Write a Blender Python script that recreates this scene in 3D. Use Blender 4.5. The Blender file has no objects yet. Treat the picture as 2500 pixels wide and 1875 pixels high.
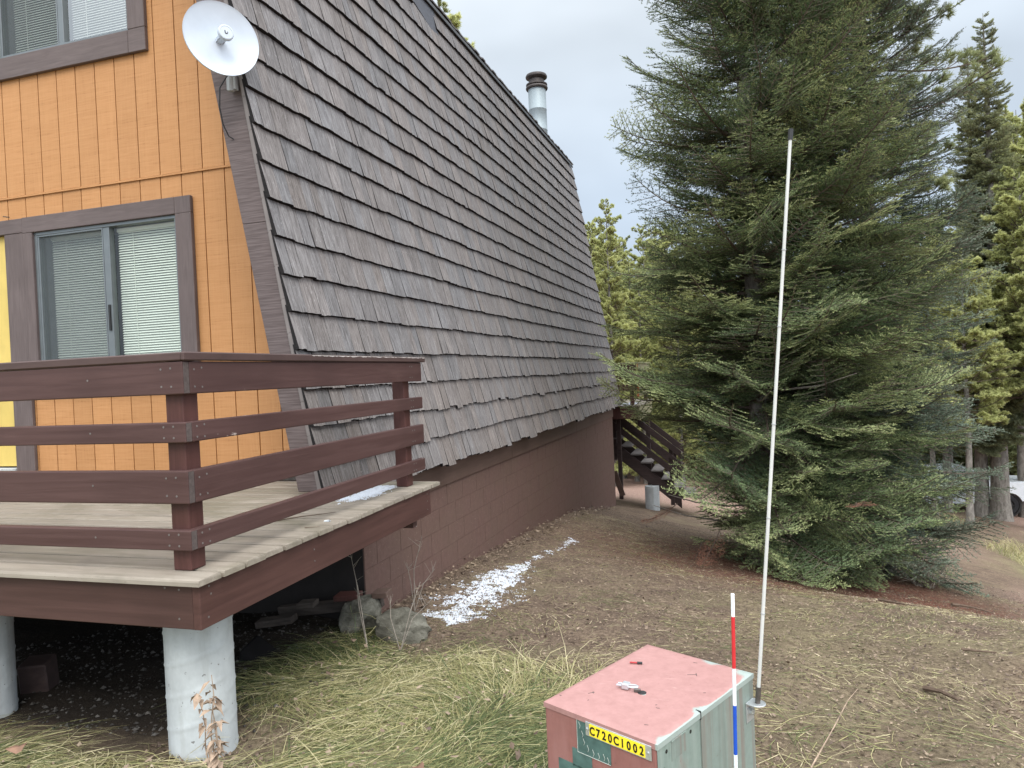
import bpy, bmesh, math, random
import numpy as np
from mathutils import Vector, Matrix

S = bpy.context.scene
COL = S.collection
rad = math.radians
rng = np.random.default_rng(7)
random.seed(7)

# ------------------------------------------------------------------ camera
cam_d = bpy.data.cameras.new("camera")
cam = bpy.data.objects.new("camera", cam_d)
COL.objects.link(cam)
S.camera = cam
cam_d.sensor_width = 36.0
cam_d.lens = 36.0 * 1736.06 / 2500.0
cam_d.clip_start = 0.05
cam_d.clip_end = 3000
H = 1.6
yaw, pit, rol = rad(16.60636), rad(-0.83445), rad(-2.5307)
fwd = Vector((-math.sin(yaw) * math.cos(pit), math.cos(yaw) * math.cos(pit), math.sin(pit)))
rgt = Vector((math.cos(yaw), math.sin(yaw), 0))
upv = rgt.cross(fwd)
r2 = math.cos(rol) * rgt + math.sin(rol) * upv
u2 = -math.sin(rol) * rgt + math.cos(rol) * upv
m = Matrix((r2, u2, -fwd)).transposed().to_4x4()
m.translation = Vector((0, 0, H))
cam.matrix_world = m

# ------------------------------------------------------------------ world, sun, exposure
SUN_EL, SUN_AZ = rad(42), rad(148)          # azimuth clockwise from +Y
W = bpy.data.worlds.new("World")
S.world = W
W.use_nodes = True
nt = W.node_tree
nt.nodes.clear()


def nnode(t, kind, **kw):
    n = t.nodes.new(kind)
    for k, v in kw.items():
        if k in n.inputs:
            n.inputs[k].default_value = v
        else:
            setattr(n, k, v)
    return n


wo = nnode(nt, 'ShaderNodeOutputWorld')
sky = nnode(nt, 'ShaderNodeTexSky', sky_type='NISHITA', sun_disc=False, sun_elevation=SUN_EL, sun_rotation=SUN_AZ)
bg1 = nnode(nt, 'ShaderNodeBackground', Strength=0.10)
nt.links.new(sky.outputs[0], bg1.inputs[0])
tc = nnode(nt, 'ShaderNodeTexCoord')
sx = nnode(nt, 'ShaderNodeSeparateXYZ')
nt.links.new(tc.outputs['Generated'], sx.inputs[0])
cr = nnode(nt, 'ShaderNodeValToRGB')       # overcast sky: bright towards the zenith
el = cr.color_ramp.elements
el[0].position = 0.0
el[0].color = (0.60, 0.71, 0.84, 1)
el[1].position = 1.0
el[1].color = (1.95, 2.05, 2.15, 1)
for p, c in ((0.22, (0.635, 0.745, 0.88, 1)), (0.42, (0.84, 0.93, 1.02, 1)), (0.52, (0.92, 0.99, 1.06, 1)), (0.72, (1.65, 1.74, 1.83, 1))):
    e = el.new(p)
    e.color = c
nt.links.new(sx.outputs[2], cr.inputs[0])
nz = nnode(nt, 'ShaderNodeTexNoise', Scale=3.2, Detail=3.0, Roughness=0.5)
mp = nnode(nt, 'ShaderNodeMapping')
mp.inputs['Scale'].default_value = (1, 1, 2.2)
mp.inputs['Location'].default_value = (3.1, 1.7, 0.4)
nt.links.new(tc.outputs['Generated'], mp.inputs[0])
nt.links.new(mp.outputs[0], nz.inputs[0])
mr = nnode(nt, 'ShaderNodeMapRange')
mr.inputs[1].default_value = 0.33
mr.inputs[2].default_value = 0.67
mr.inputs[3].default_value = 0.90
mr.inputs[4].default_value = 1.12
nt.links.new(nz.outputs[0], mr.inputs[0])
mul = nnode(nt, 'ShaderNodeMixRGB', blend_type='MULTIPLY')
mul.inputs[0].default_value = 1
nt.links.new(cr.outputs[0], mul.inputs[1])
nt.links.new(mr.outputs[0], mul.inputs[2])
# sky brightening added round the sun, behind the camera, to fill upright faces
dt = nnode(nt, 'ShaderNodeVectorMath', operation='DOT_PRODUCT')
nt.links.new(tc.outputs['Generated'], dt.inputs[0])
dt.inputs[1].default_value = (math.sin(SUN_AZ) * math.cos(SUN_EL), math.cos(SUN_AZ) * math.cos(SUN_EL), math.sin(SUN_EL))
gr = nnode(nt, 'ShaderNodeMapRange', interpolation_type='SMOOTHSTEP')
for k_, v_ in ((1, -0.25), (2, 0.95), (3, 1.0), (4, 2.6)):
    gr.inputs[k_].default_value = v_
nt.links.new(dt.outputs['Value'], gr.inputs[0])
mul2 = nnode(nt, 'ShaderNodeMixRGB', blend_type='MULTIPLY')
mul2.inputs[0].default_value = 1
nt.links.new(mul.outputs[0], mul2.inputs[1])
nt.links.new(gr.outputs[0], mul2.inputs[2])
mul = mul2
bg2 = nnode(nt, 'ShaderNodeBackground', Strength=1.0)
nt.links.new(mul.outputs[0], bg2.inputs[0])
mx = nnode(nt, 'ShaderNodeMixShader')
mx.inputs[0].default_value = 0.92
nt.links.new(bg1.outputs[0], mx.inputs[1])
nt.links.new(bg2.outputs[0], mx.inputs[2])
nt.links.new(mx.outputs[0], wo.inputs[0])

sun_d = bpy.data.lights.new("sun", 'SUN')
sun_d.energy = 1.5
sun_d.angle = rad(22)
sun_d.color = (1.0, 0.95, 0.87)
sun = bpy.data.objects.new("sun", sun_d)
COL.objects.link(sun)
sd = Vector((math.sin(SUN_AZ) * math.cos(SUN_EL), math.cos(SUN_AZ) * math.cos(SUN_EL), math.sin(SUN_EL)))
sun.rotation_euler = sd.to_track_quat('Z', 'Y').to_euler()

S.view_settings.view_transform = 'Standard'
S.view_settings.look = 'None'
S.view_settings.exposure = 0.0
S.view_settings.gamma = 1.0
S.cycles.max_bounces = 6
S.cycles.transparent_max_bounces = 12
S.cycles.use_denoising = True

# ------------------------------------------------------------------ materials
MATS = {}


def base_mat(name, rough=0.6, spec=0.3, metal=0.0):
    mt = bpy.data.materials.new(name)
    mt.use_nodes = True
    b = mt.node_tree.nodes['Principled BSDF']
    b.inputs['Roughness'].default_value = rough
    b.inputs['Metallic'].default_value = metal
    b.inputs['Specular IOR Level'].default_value = spec
    MATS[name] = mt
    return mt, mt.node_tree, b


def ramp(t, stops):
    r = t.nodes.new('ShaderNodeValToRGB')
    e = r.color_ramp.elements
    e[0].position, e[0].color = stops[0][0], (*stops[0][1], 1)
    e[1].position, e[1].color = stops[-1][0], (*stops[-1][1], 1)
    for p, c in stops[1:-1]:
        n = e.new(p)
        n.color = (*c, 1)
    return r


def noise(t, scale, stretch=(1, 1, 1), detail=4, rough=0.6, dist=0.0, off=(0, 0, 0)):
    tc = t.nodes.new('ShaderNodeTexCoord')
    mp = t.nodes.new('ShaderNodeMapping')
    mp.inputs['Scale'].default_value = stretch
    mp.inputs['Location'].default_value = off
    n = t.nodes.new('ShaderNodeTexNoise')
    n.inputs['Scale'].default_value = scale
    n.inputs['Detail'].default_value = detail
    n.inputs['Roughness'].default_value = rough
    n.inputs['Distortion'].default_value = dist
    t.links.new(tc.outputs['Object'], mp.inputs[0])
    t.links.new(mp.outputs[0], n.inputs[0])
    return n


def mixc(t, fac, a, b, mode='MIX'):
    mn = t.nodes.new('ShaderNodeMixRGB')
    mn.blend_type = mode
    for i, v in ((0, fac), (1, a), (2, b)):
        if hasattr(v, 'is_output') or hasattr(v, 'links'):
            t.links.new(v, mn.inputs[i])
        elif i == 0:
            mn.inputs[0].default_value = v
        else:
            mn.inputs[i].default_value = (*v, 1)
    return mn.outputs[0]


def bump(t, b, h, strength, dist=0.01):
    bp = t.nodes.new('ShaderNodeBump')
    bp.inputs['Strength'].default_value = strength
    bp.inputs['Distance'].default_value = dist
    t.links.new(h, bp.inputs['Height'])
    t.links.new(bp.outputs[0], b.inputs['Normal'])


def mapr(t, v, a, b, c=0.0, d=1.0):
    n = t.nodes.new('ShaderNodeMapRange')
    for i, x in ((1, a), (2, b), (3, c), (4, d)):
        n.inputs[i].default_value = x
    t.links.new(v, n.inputs[0])
    return n.outputs[0]


def attr(t, name):
    a = t.nodes.new('ShaderNodeAttribute')
    a.attribute_name = name
    return a


def wood_mat(name, c1, c2, stretch, scale=6, rough=0.55, spec=0.3, bstr=0.25, wear=None, wear_lo=0.7, big=0.25, tint=False):
    mt, t, b = base_mat(name, rough, spec)
    g = noise(t, scale, stretch, 5, 0.65, 0.6)
    r = ramp(t, [(0.3, c1), (0.7, c2)])
    t.links.new(g.outputs[0], r.inputs[0])
    bigN = noise(t, 1.3, (1, 1, 1), 3, 0.6, 0, (5, 2, 1))
    dark = tuple(x * 0.7 for x in c1)
    col = mixc(t, mapr(t, bigN.outputs[0], 0.45, 0.75, 0, big * 2), r.outputs[0], dark)
    if tint:
        a = attr(t, 'tint')
        col = mixc(t, 1.0, col, a.outputs['Color'], 'MULTIPLY')
    if wear:
        wn = noise(t, 9, tuple(0.35 + 0.65 * (s / max(stretch)) for s in stretch), 6, 0.75, 0.3, (1, 7, 3))
        wn2 = noise(t, 1.1, (1, 1, 1), 2, 0.5, 0, (9, 4, 2))
        mm = t.nodes.new('ShaderNodeMath')
        mm.operation = 'ADD'
        t.links.new(wn.outputs[0], mm.inputs[0])
        t.links.new(mapr(t, wn2.outputs[0], 0.35, 0.7, -0.18, 0.12), mm.inputs[1])
        col = mixc(t, mapr(t, mm.outputs[0], wear_lo, wear_lo + 0.03), col, wear)
    t.links.new(col, b.inputs['Base Color'])
    t.links.new(mapr(t, g.outputs[0], 0, 1, rough - 0.08, rough + 0.12), b.inputs['Roughness'])
    bump(t, b, g.outputs[0], bstr, 0.004)
    return mt


def plain_mat(name, c, rough=0.5, spec=0.4, metal=0, var=0.15, scale=8, b2=0.1, stretch=(1, 1, 1)):
    mt, t, b = base_mat(name, rough, spec, metal)
    g = noise(t, scale, stretch, 5, 0.6)
    r = ramp(t, [(0.3, tuple(x * (1 - var) for x in c)), (0.7, tuple(min(1, x * (1 + var)) for x in c))])
    t.links.new(g.outputs[0], r.inputs[0])
    t.links.new(r.outputs[0], b.inputs['Base Color'])
    t.links.new(mapr(t, g.outputs[0], 0.2, 0.8, max(0.05, rough - 0.1), min(1, rough + 0.1)), b.inputs['Roughness'])
    if b2:
        bump(t, b, g.outputs[0], b2, 0.003)
    return mt


# painted T1-11 siding: saw kerfs across the boards
mt, t, b = base_mat('siding', 0.62, 0.25)
g = noise(t, 10, (0.35, 1, 9), 5, 0.7, 0.3)
g2 = noise(t, 22, (2.4, 1, 0.12), 4, 0.6, 1.5, (4, 0, 2))
g3 = noise(t, 1.2, (1, 1, 1), 3, 0.6)
ad = t.nodes.new('ShaderNodeMath'); ad.operation = 'MULTIPLY_ADD'
t.links.new(g2.outputs[0], ad.inputs[0]); ad.inputs[1].default_value = 0.45
t.links.new(g.outputs[0], ad.inputs[2])
r = ramp(t, [(0.42, (0.235, 0.108, 0.042)), (0.60, (0.425, 0.207, 0.083)), (0.9, (0.485, 0.248, 0.106))])
t.links.new(ad.outputs[0], r.inputs[0])
col = mixc(t, mapr(t, g3.outputs[0], 0.35, 0.7, 0, 0.3), r.outputs[0], (0.375, 0.180, 0.067))
col = mixc(t, 1.0, col, attr(t, 'tint').outputs['Color'], 'MULTIPLY')
t.links.new(col, b.inputs['Base Color'])
bump(t, b, ad.outputs[0], 0.5, 0.004)
plain_mat('siding_groove', (0.20, 0.075, 0.015), 0.8, 0.1)
wood_mat('trim_x', (0.100, 0.075, 0.070), (0.145, 0.112, 0.106), (0.5, 1, 6), 7, 0.6)
wood_mat('trim_z', (0.100, 0.075, 0.070), (0.145, 0.112, 0.106), (6, 1, 0.5), 7, 0.6)
# barge board: diagonal saw marks
mt, t, b = base_mat('barge', 0.62, 0.25)
tcn = t.nodes.new('ShaderNodeTexCoord')
mpn = t.nodes.new('ShaderNodeMapping')
mpn.inputs['Rotation'].default_value = (0, rad(28), 0)
mpn.inputs['Scale'].default_value = (0.6, 1, 11)
nn = t.nodes.new('ShaderNodeTexNoise'); nn.inputs['Scale'].default_value = 9; nn.inputs['Detail'].default_value = 5
t.links.new(tcn.outputs['Object'], mpn.inputs[0]); t.links.new(mpn.outputs[0], nn.inputs[0])
r = ramp(t, [(0.35, (0.088, 0.066, 0.062)), (0.65, (0.135, 0.105, 0.10))])
t.links.new(nn.outputs[0], r.inputs[0]); t.links.new(r.outputs[0], b.inputs['Base Color'])
bump(t, b, nn.outputs[0], 0.5, 0.005)
wood_mat('barge_smooth', (0.125, 0.096, 0.090), (0.155, 0.122, 0.116), (3, 1, 0.6), 5, 0.6, bstr=0.1)
wood_mat('rail_x', (0.057, 0.027, 0.024), (0.088, 0.046, 0.041), (0.35, 4, 7), 5, 0.5, wear=(0.33, 0.27, 0.24), wear_lo=0.725)
wood_mat('rail_y', (0.057, 0.027, 0.024), (0.088, 0.046, 0.041), (4, 0.35, 7), 5, 0.5, wear=(0.33, 0.27, 0.24), wear_lo=0.725)
wood_mat('rail_cap', (0.060, 0.036, 0.032), (0.092, 0.056, 0.050), (1, 1, 4), 4, 0.5, wear=(0.55, 0.50, 0.46), wear_lo=0.68)
wood_mat('post_red', (0.056, 0.021, 0.017), (0.100, 0.040, 0.033), (5, 5, 0.4), 6, 0.5)
wood_mat('fascia_x', (0.048, 0.023, 0.019), (0.080, 0.040, 0.033), (0.3, 4, 6), 4, 0.55, wear=(0.30, 0.20, 0.15), wear_lo=0.77)
wood_mat('fascia_y', (0.052, 0.023, 0.019), (0.090, 0.042, 0.034), (4, 0.3, 6), 4, 0.55, wear=(0.30, 0.20, 0.15), wear_lo=0.77)
wood_mat('end_grain', (0.060, 0.046, 0.042), (0.11, 0.085, 0.078), (5, 5, 5), 14, 0.8)
plain_mat('nail', (0.16, 0.14, 0.13), 0.5, 0.4, 0.3)
plain_mat('foundation_shade', (0.035, 0.03, 0.028), 0.9, 0.1)  # near-black: shade under the deck put into the wall colour
plain_mat('worn_wood', (0.47, 0.43, 0.40), 0.8, 0.1, var=0.2, scale=30)
# composite deck boards with mould stains
mt, t, b = base_mat('deck_board', 0.7, 0.2)
g = noise(t, 5, (0.5, 5, 5), 5, 0.65)
r = ramp(t, [(0.3, (0.210, 0.178, 0.144)), (0.7, (0.310, 0.268, 0.222))])
t.links.new(g.outputs[0], r.inputs[0])
s1 = noise(t, 1.1, (0.8, 1.6, 1), 5, 0.65, 0.8, (2, 3, 0))
col = mixc(t, mapr(t, s1.outputs[0], 0.44, 0.62, 0, 0.85), r.outputs[0], (0.165, 0.145, 0.105))
s2 = noise(t, 2.3, (0.6, 1.4, 1), 5, 0.6, 0.5, (8, 1, 0))
col = mixc(t, mapr(t, s2.outputs[0], 0.56, 0.68, 0, 0.7), col, (0.18, 0.155, 0.13))
spk = noise(t, 120, (1, 1, 1), 2, 0.5)
col = mixc(t, mapr(t, spk.outputs[0], 0.68, 0.74, 0, 0.6), col, (0.13, 0.09, 0.06))
col = mixc(t, 1.0, col, attr(t, 'tint').outputs['Color'], 'MULTIPLY')
t.links.new(col, b.inputs['Base Color'])
bump(t, b, g.outputs[0], 0.2, 0.003)
# roof shakes
mt, t, b = base_mat('shake', 0.75, 0.2)
g = noise(t, 7, (3, 11, 0.5), 6, 0.7, 0.4)
r = ramp(t, [(0.30, (0.074, 0.066, 0.064)), (0.50, (0.158, 0.147, 0.144)), (0.72, (0.275, 0.261, 0.258))])
t.links.new(g.outputs[0], r.inputs[0])
lich = noise(t, 40, (1, 1, 1), 4, 0.7)
col = mixc(t, mapr(t, lich.outputs[0], 0.58, 0.70, 0, 0.45), r.outputs[0], (0.36, 0.35, 0.36))
col = mixc(t, 1.0, col, attr(t, 'tint').outputs['Color'], 'MULTIPLY')
t.links.new(col, b.inputs['Base Color'])
bump(t, b, g.outputs[0], 0.55, 0.006)
plain_mat('shake_butt_shade', (0.020, 0.018, 0.018), 0.9, 0.1, var=0.4, scale=60)  # dark end grain, with the shadow under each course painted in
plain_mat('drip_edge', (0.19, 0.165, 0.155), 0.6, 0.3)
# painted block foundation
mt, t, b = base_mat('foundation', 0.72, 0.2)
g = noise(t, 25, (1, 1, 1), 5, 0.7)
g2 = noise(t, 1.6, (0.7, 0.7, 1.2), 4, 0.6)
r = ramp(t, [(0.3, (0.118, 0.068, 0.055)), (0.7, (0.150, 0.091, 0.075))])
t.links.new(g.outputs[0], r.inputs[0])
col = mixc(t, mapr(t, g2.outputs[0], 0.4, 0.7, 0, 0.5), r.outputs[0], (0.122, 0.082, 0.060))
g4 = noise(t, 3.5, (3, 3, 0.35), 4, 0.6, 0, (0, 3, 1))
col = mixc(t, mapr(t, g4.outputs[0], 0.58, 0.72, 0, 0.45), col, (0.105, 0.065, 0.055))
spk = noise(t, 70, (1, 1, 1), 2, 0.5, 0, (3, 3, 3))
col = mixc(t, mapr(t, spk.outputs[0], 0.70, 0.73, 0, 0.5), col, (0.36, 0.28, 0.25))
t.links.new(col, b.inputs['Base Color'])
bump(t, b, g.outputs[0], 0.35, 0.004)
plain_mat('foundation_joint', (0.124, 0.074, 0.061), 0.85, 0.1)
wood_mat('rim', (0.092, 0.056, 0.042), (0.130, 0.082, 0.065), (5, 0.4, 5), 5, 0.6)
# concrete
mt, t, b = base_mat('concrete', 0.75, 0.25)
g = noise(t, 5, (1, 1, 0.7), 6, 0.65)
r = ramp(t, [(0.3, (0.35, 0.36, 0.36)), (0.6, (0.48, 0.50, 0.50)), (0.8, (0.55, 0.56, 0.555))])
t.links.new(g.outputs[0], r.inputs[0])
g2 = noise(t, 4, (3, 3, 0.3), 5, 0.6, 0, (1, 2, 0))
col = mixc(t, mapr(t, g2.outputs[0], 0.5, 0.68, 0, 0.55), r.outputs[0], (0.27, 0.265, 0.235))
spk = noise(t, 45, (1, 1, 1), 2, 0.5)
col = mixc(t, mapr(t, spk.outputs[0], 0.70, 0.74, 0, 0.8), col, (0.12, 0.11, 0.10))
t.links.new(col, b.inputs['Base Color'])
bump(t, b, g.outputs[0], 0.25, 0.006)
# rock
mt, t, b = base_mat('rock', 0.85, 0.2)
g = noise(t, 7, (1, 1, 1.6), 7, 0.7, 0.4)
r = ramp(t, [(0.3, (0.06, 0.054, 0.040)), (0.55, (0.150, 0.140, 0.112)), (0.8, (0.26, 0.245, 0.20))])
t.links.new(g.outputs[0], r.inputs[0]); t.links.new(r.outputs[0], b.inputs['Base Color'])
bump(t, b, g.outputs[0], 0.9, 0.03)
wood_mat('old_wood', (0.036, 0.028, 0.023), (0.09, 0.070, 0.058), (0.4, 5, 6), 6, 0.8)
plain_mat('white_paint', (0.78, 0.80, 0.82), 0.4, 0.4, var=0.04, scale=5, b2=0.03)
plain_mat('white_plastic', (0.47, 0.515, 0.57), 0.38, 0.5, var=0.05, scale=9, b2=0.02)
plain_mat('grey_plastic', (0.35, 0.36, 0.36), 0.45, 0.4)
plain_mat('black', (0.02, 0.02, 0.02), 0.5, 0.4)
plain_mat('sack', (0.012, 0.011, 0.011), 0.95, 0.05)
plain_mat('window_alu', (0.16, 0.175, 0.18), 0.4, 0.5, 0.4, var=0.1)
plain_mat('blind', (0.66, 0.68, 0.60), 0.5, 0.4, var=0.03, b2=0)
plain_mat('room_dark', (0.12, 0.12, 0.11), 0.9, 0.1)
plain_mat('galv', (0.27, 0.31, 0.325), 0.55, 0.4, 0.35, var=0.10, scale=30)
plain_mat('rust_cap', (0.060, 0.050, 0.046), 0.55, 0.4, 0.4, var=0.4, scale=14)
plain_mat('zinc', (0.58, 0.60, 0.61), 0.35, 0.5, 0.7, var=0.1)
plain_mat('steel_dark', (0.10, 0.085, 0.075), 0.5, 0.5, 0.5, var=0.3, scale=30)
plain_mat('membrane', (0.075, 0.078, 0.09), 0.7, 0.3, var=0.2, scale=20)
plain_mat('red_paint', (0.52, 0.025, 0.03), 0.45, 0.4, var=0.08)
plain_mat('blue_paint', (0.01, 0.07, 0.42), 0.45, 0.4, var=0.08)
plain_mat('rod_white', (0.52, 0.52, 0.49), 0.45, 0.4, var=0.1, scale=12, stretch=(1, 1, 0.2))
plain_mat('plate_yellow', (0.86, 0.66, 0.03), 0.4, 0.4, var=0.04)
plain_mat('ink', (0.015, 0.015, 0.012), 0.6, 0.2)
plain_mat('sticker', (0.075, 0.13, 0.115), 0.6, 0.2, var=0.25, scale=25)
plain_mat('sticker_line', (0.40, 0.42, 0.38), 0.6, 0.2)
plain_mat('yellow_door', (0.60, 0.44, 0.125), 0.5, 0.35, var=0.10, scale=5, b2=0.9, stretch=(1, 1, 0.6))
plain_mat('snow', (0.54, 0.56, 0.60), 0.8, 0.2, var=0.03, scale=60, b2=0.6)
plain_mat('leaf_brown', (0.21, 0.12, 0.08), 0.7, 0.2, var=0.4, scale=15)
plain_mat('leaf_yellow', (0.45, 0.36, 0.06), 0.7, 0.2, var=0.2)
plain_mat('twig_grey', (0.25, 0.215, 0.18), 0.85, 0.1, var=0.3, scale=30)
plain_mat('twig_brown', (0.12, 0.085, 0.062), 0.85, 0.1, var=0.3, scale=30)
plain_mat('dry_leaf', (0.30, 0.22, 0.16), 0.8, 0.1, var=0.45, scale=22)
wood_mat('olive_wood', (0.20, 0.185, 0.105), (0.27, 0.25, 0.15), (4, 0.5, 5), 5, 0.7)
plain_mat('orange_end', (0.50, 0.15, 0.07), 0.7, 0.2, var=0.3, scale=20)
wood_mat('stair_dark', (0.035, 0.022, 0.020), (0.07, 0.045, 0.04), (0.6, 4, 3), 5, 0.65)
plain_mat('tread_grey', (0.16, 0.14, 0.13), 0.8, 0.2, var=0.3, scale=12)
plain_mat('car_paint', (0.72, 0.76, 0.80), 0.25, 0.5, var=0.02, b2=0)
plain_mat('tyre', (0.025, 0.025, 0.027), 0.8, 0.2)
plain_mat('car_glass', (0.03, 0.035, 0.04), 0.1, 0.6, b2=0)
plain_mat('car_red', (0.35, 0.02, 0.02), 0.3, 0.5)

# pink over green utility box: faded paint rubbed to green at edges by patches of noise
def box_mat(name, c, patch, lo, hi, stretch=(1, 1, 1), sc=3.5, off=(0, 0, 0), streak=None):
    mt, t, b = base_mat(name, 0.55, 0.35)
    g = noise(t, 30, (1, 1, 1), 5, 0.7)
    r = ramp(t, [(0.3, tuple(x * 0.9 for x in c)), (0.7, tuple(x * 1.08 for x in c))])
    t.links.new(g.outputs[0], r.inputs[0])
    col = r.outputs[0]
    if streak:
        s = noise(t, 9, (3, 3, 0.12), 5, 0.7, 0.2, (2, 1, 0))
        col = mixc(t, mapr(t, s.outputs[0], 0.45, 0.68, 0, 0.75), col, streak)
    n = noise(t, sc, stretch, 5, 0.65, 0.2, off)
    col = mixc(t, mapr(t, n.outputs[0], lo, hi), col, patch)
    sp = noise(t, 55, (1, 1, 0.6), 3, 0.6, 0, (4, 4, 4))
    col = mixc(t, mapr(t, sp.outputs[0], 0.69, 0.73, 0, 0.6), col, (0.16, 0.08, 0.07))
    t.links.new(col, b.inputs['Base Color'])
    bump(t, b, g.outputs[0], 0.12, 0.002)
    return mt


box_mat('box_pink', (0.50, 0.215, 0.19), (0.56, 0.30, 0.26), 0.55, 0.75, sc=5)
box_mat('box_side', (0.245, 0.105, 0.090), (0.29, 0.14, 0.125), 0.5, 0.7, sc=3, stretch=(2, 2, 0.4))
box_mat('box_green', (0.185, 0.23, 0.20), (0.22, 0.16, 0.14), 0.57, 0.68, stretch=(2, 2, 0.6), sc=3, streak=(0.26, 0.30, 0.265))
box_mat('box_door', (0.20, 0.24, 0.21), (0.19, 0.155, 0.13), 0.50, 0.66, stretch=(5, 5, 0.15), sc=3, off=(3, 1, 0), streak=(0.125, 0.135, 0.118))
plain_mat('box_chip', (0.36, 0.42, 0.39), 0.6, 0.3, var=0.12, scale=18)

# glass
def glass_mat(name, tintc, fac, gl=0.12):
    mt, t, b = base_mat(name)
    t.nodes.remove(b)
    out = [n for n in t.nodes if n.type == 'OUTPUT_MATERIAL'][0]
    tr = t.nodes.new('ShaderNodeBsdfTransparent'); tr.inputs[0].default_value = (*tintc, 1)
    gs = t.nodes.new('ShaderNodeBsdfGlossy'); gs.inputs['Roughness'].default_value = 0.02
    lw_ = t.nodes.new('ShaderNodeLayerWeight'); lw_.inputs[0].default_value = 0.5
    fr = t.nodes.new('ShaderNodeMath'); fr.operation = 'POWER'; fr.inputs[1].default_value = 4
    t.links.new(lw_.outputs['Facing'], fr.inputs[0])
    ad = t.nodes.new('ShaderNodeMath'); ad.operation = 'MULTIPLY_ADD'
    ad.inputs[1].default_value = fac; ad.inputs[2].default_value = gl
    t.links.new(fr.outputs[0], ad.inputs[0])
    m = t.nodes.new('ShaderNodeMixShader')
    t.links.new(ad.outputs[0], m.inputs[0]); t.links.new(tr.outputs[0], m.inputs[1]); t.links.new(gs.outputs[0], m.inputs[2])
    t.links.new(m.outputs[0], out.inputs[0])
    return mt


glass_mat('glass', (0.93, 0.96, 0.94), 0.8, 0.07)
glass_mat('glass_bright', (0.95, 0.97, 0.97), 0.8, 0.34)
mt, t, b = base_mat('screen')
t.nodes.remove(b)
out = [n for n in t.nodes if n.type == 'OUTPUT_MATERIAL'][0]
tr = t.nodes.new('ShaderNodeBsdfTransparent')
df = t.nodes.new('ShaderNodeBsdfDiffuse'); df.inputs[0].default_value = (0.125, 0.14, 0.145, 1)
m_ = t.nodes.new('ShaderNodeMixShader'); m_.inputs[0].default_value = 0.42
t.links.new(tr.outputs[0], m_.inputs[1]); t.links.new(df.outputs[0], m_.inputs[2]); t.links.new(m_.outputs[0], out.inputs[0])


# foliage: colour from the per-leaf tint value (species colour ramp), a little translucent
def leaf_mat(name, stops, rough=0.55, transl=0.25):
    mt, t, b = base_mat(name, rough, 0.25)
    a = attr(t, 'tint')
    r = ramp(t, stops)
    t.links.new(a.outputs['Fac'], r.inputs[0])
    t.links.new(r.outputs[0], b.inputs['Base Color'])
    if transl:
        out = [n for n in t.nodes if n.type == 'OUTPUT_MATERIAL'][0]
        tl = t.nodes.new('ShaderNodeBsdfTranslucent')
        t.links.new(r.outputs[0], tl.inputs[0])
        mm = t.nodes.new('ShaderNodeMixShader'); mm.inputs[0].default_value = transl
        t.links.new(b.outputs[0], mm.inputs[1]); t.links.new(tl.outputs[0], mm.inputs[2])
        t.links.new(mm.outputs[0], out.inputs[0])
    return mt


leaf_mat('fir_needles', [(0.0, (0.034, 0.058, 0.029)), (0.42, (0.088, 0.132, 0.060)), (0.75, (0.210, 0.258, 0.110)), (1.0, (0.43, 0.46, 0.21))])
leaf_mat('blue_needles', [(0.0, (0.044, 0.068, 0.048)), (0.45, (0.100, 0.138, 0.096)), (0.8, (0.19, 0.235, 0.165)), (1.0, (0.33, 0.37, 0.27))])
leaf_mat('pine_needles', [(0.0, (0.20, 0.22, 0.09)), (0.5, (0.44, 0.46, 0.19)), (1.0, (0.70, 0.70, 0.34))], transl=0.4)
leaf_mat('pine_dark', [(0.0, (0.11, 0.13, 0.06)), (0.5, (0.25, 0.28, 0.13)), (1.0, (0.46, 0.48, 0.24))], transl=0.3)
leaf_mat('spruce_needles', [(0.0, (0.10, 0.115, 0.062)), (0.5, (0.22, 0.24, 0.13)), (1.0, (0.40, 0.42, 0.23))])
leaf_mat('dead_needles', [(0.0, (0.11, 0.045, 0.028)), (0.5, (0.22, 0.095, 0.06)), (1.0, (0.34, 0.17, 0.11))])
leaf_mat('grass', [(0.0, (0.065, 0.09, 0.035)), (0.3, (0.175, 0.195, 0.075)), (0.6, (0.35, 0.31, 0.14)), (1.0, (0.56, 0.49, 0.30))], transl=0.2)
leaf_mat('litter', [(0.0, (0.060, 0.040, 0.030)), (0.4, (0.150, 0.105, 0.074)), (0.75, (0.27, 0.20, 0.14)), (1.0, (0.46, 0.37, 0.26))], transl=0)
leaf_mat('pebble', [(0.0, (0.025, 0.021, 0.018)), (0.6, (0.05, 0.044, 0.038)), (1.0, (0.10, 0.09, 0.08))], transl=0)
# bark
for nm, c1, c2 in (('bark_grey', (0.11, 0.098, 0.085), (0.31, 0.285, 0.255)), ('bark_brown', (0.065, 0.048, 0.038), (0.18, 0.14, 0.115))):
    mt, t, b = base_mat(nm, 0.9, 0.1)
    g = noise(t, 9, (1, 1, 0.35), 6, 0.75, 0.5)
    r = ramp(t, [(0.35, c1), (0.68, c2)])
    t.links.new(g.outputs[0], r.inputs[0]); t.links.new(r.outputs[0], b.inputs['Base Color'])
    bump(t, b, g.outputs[0], 0.8, 0.02)
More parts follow.
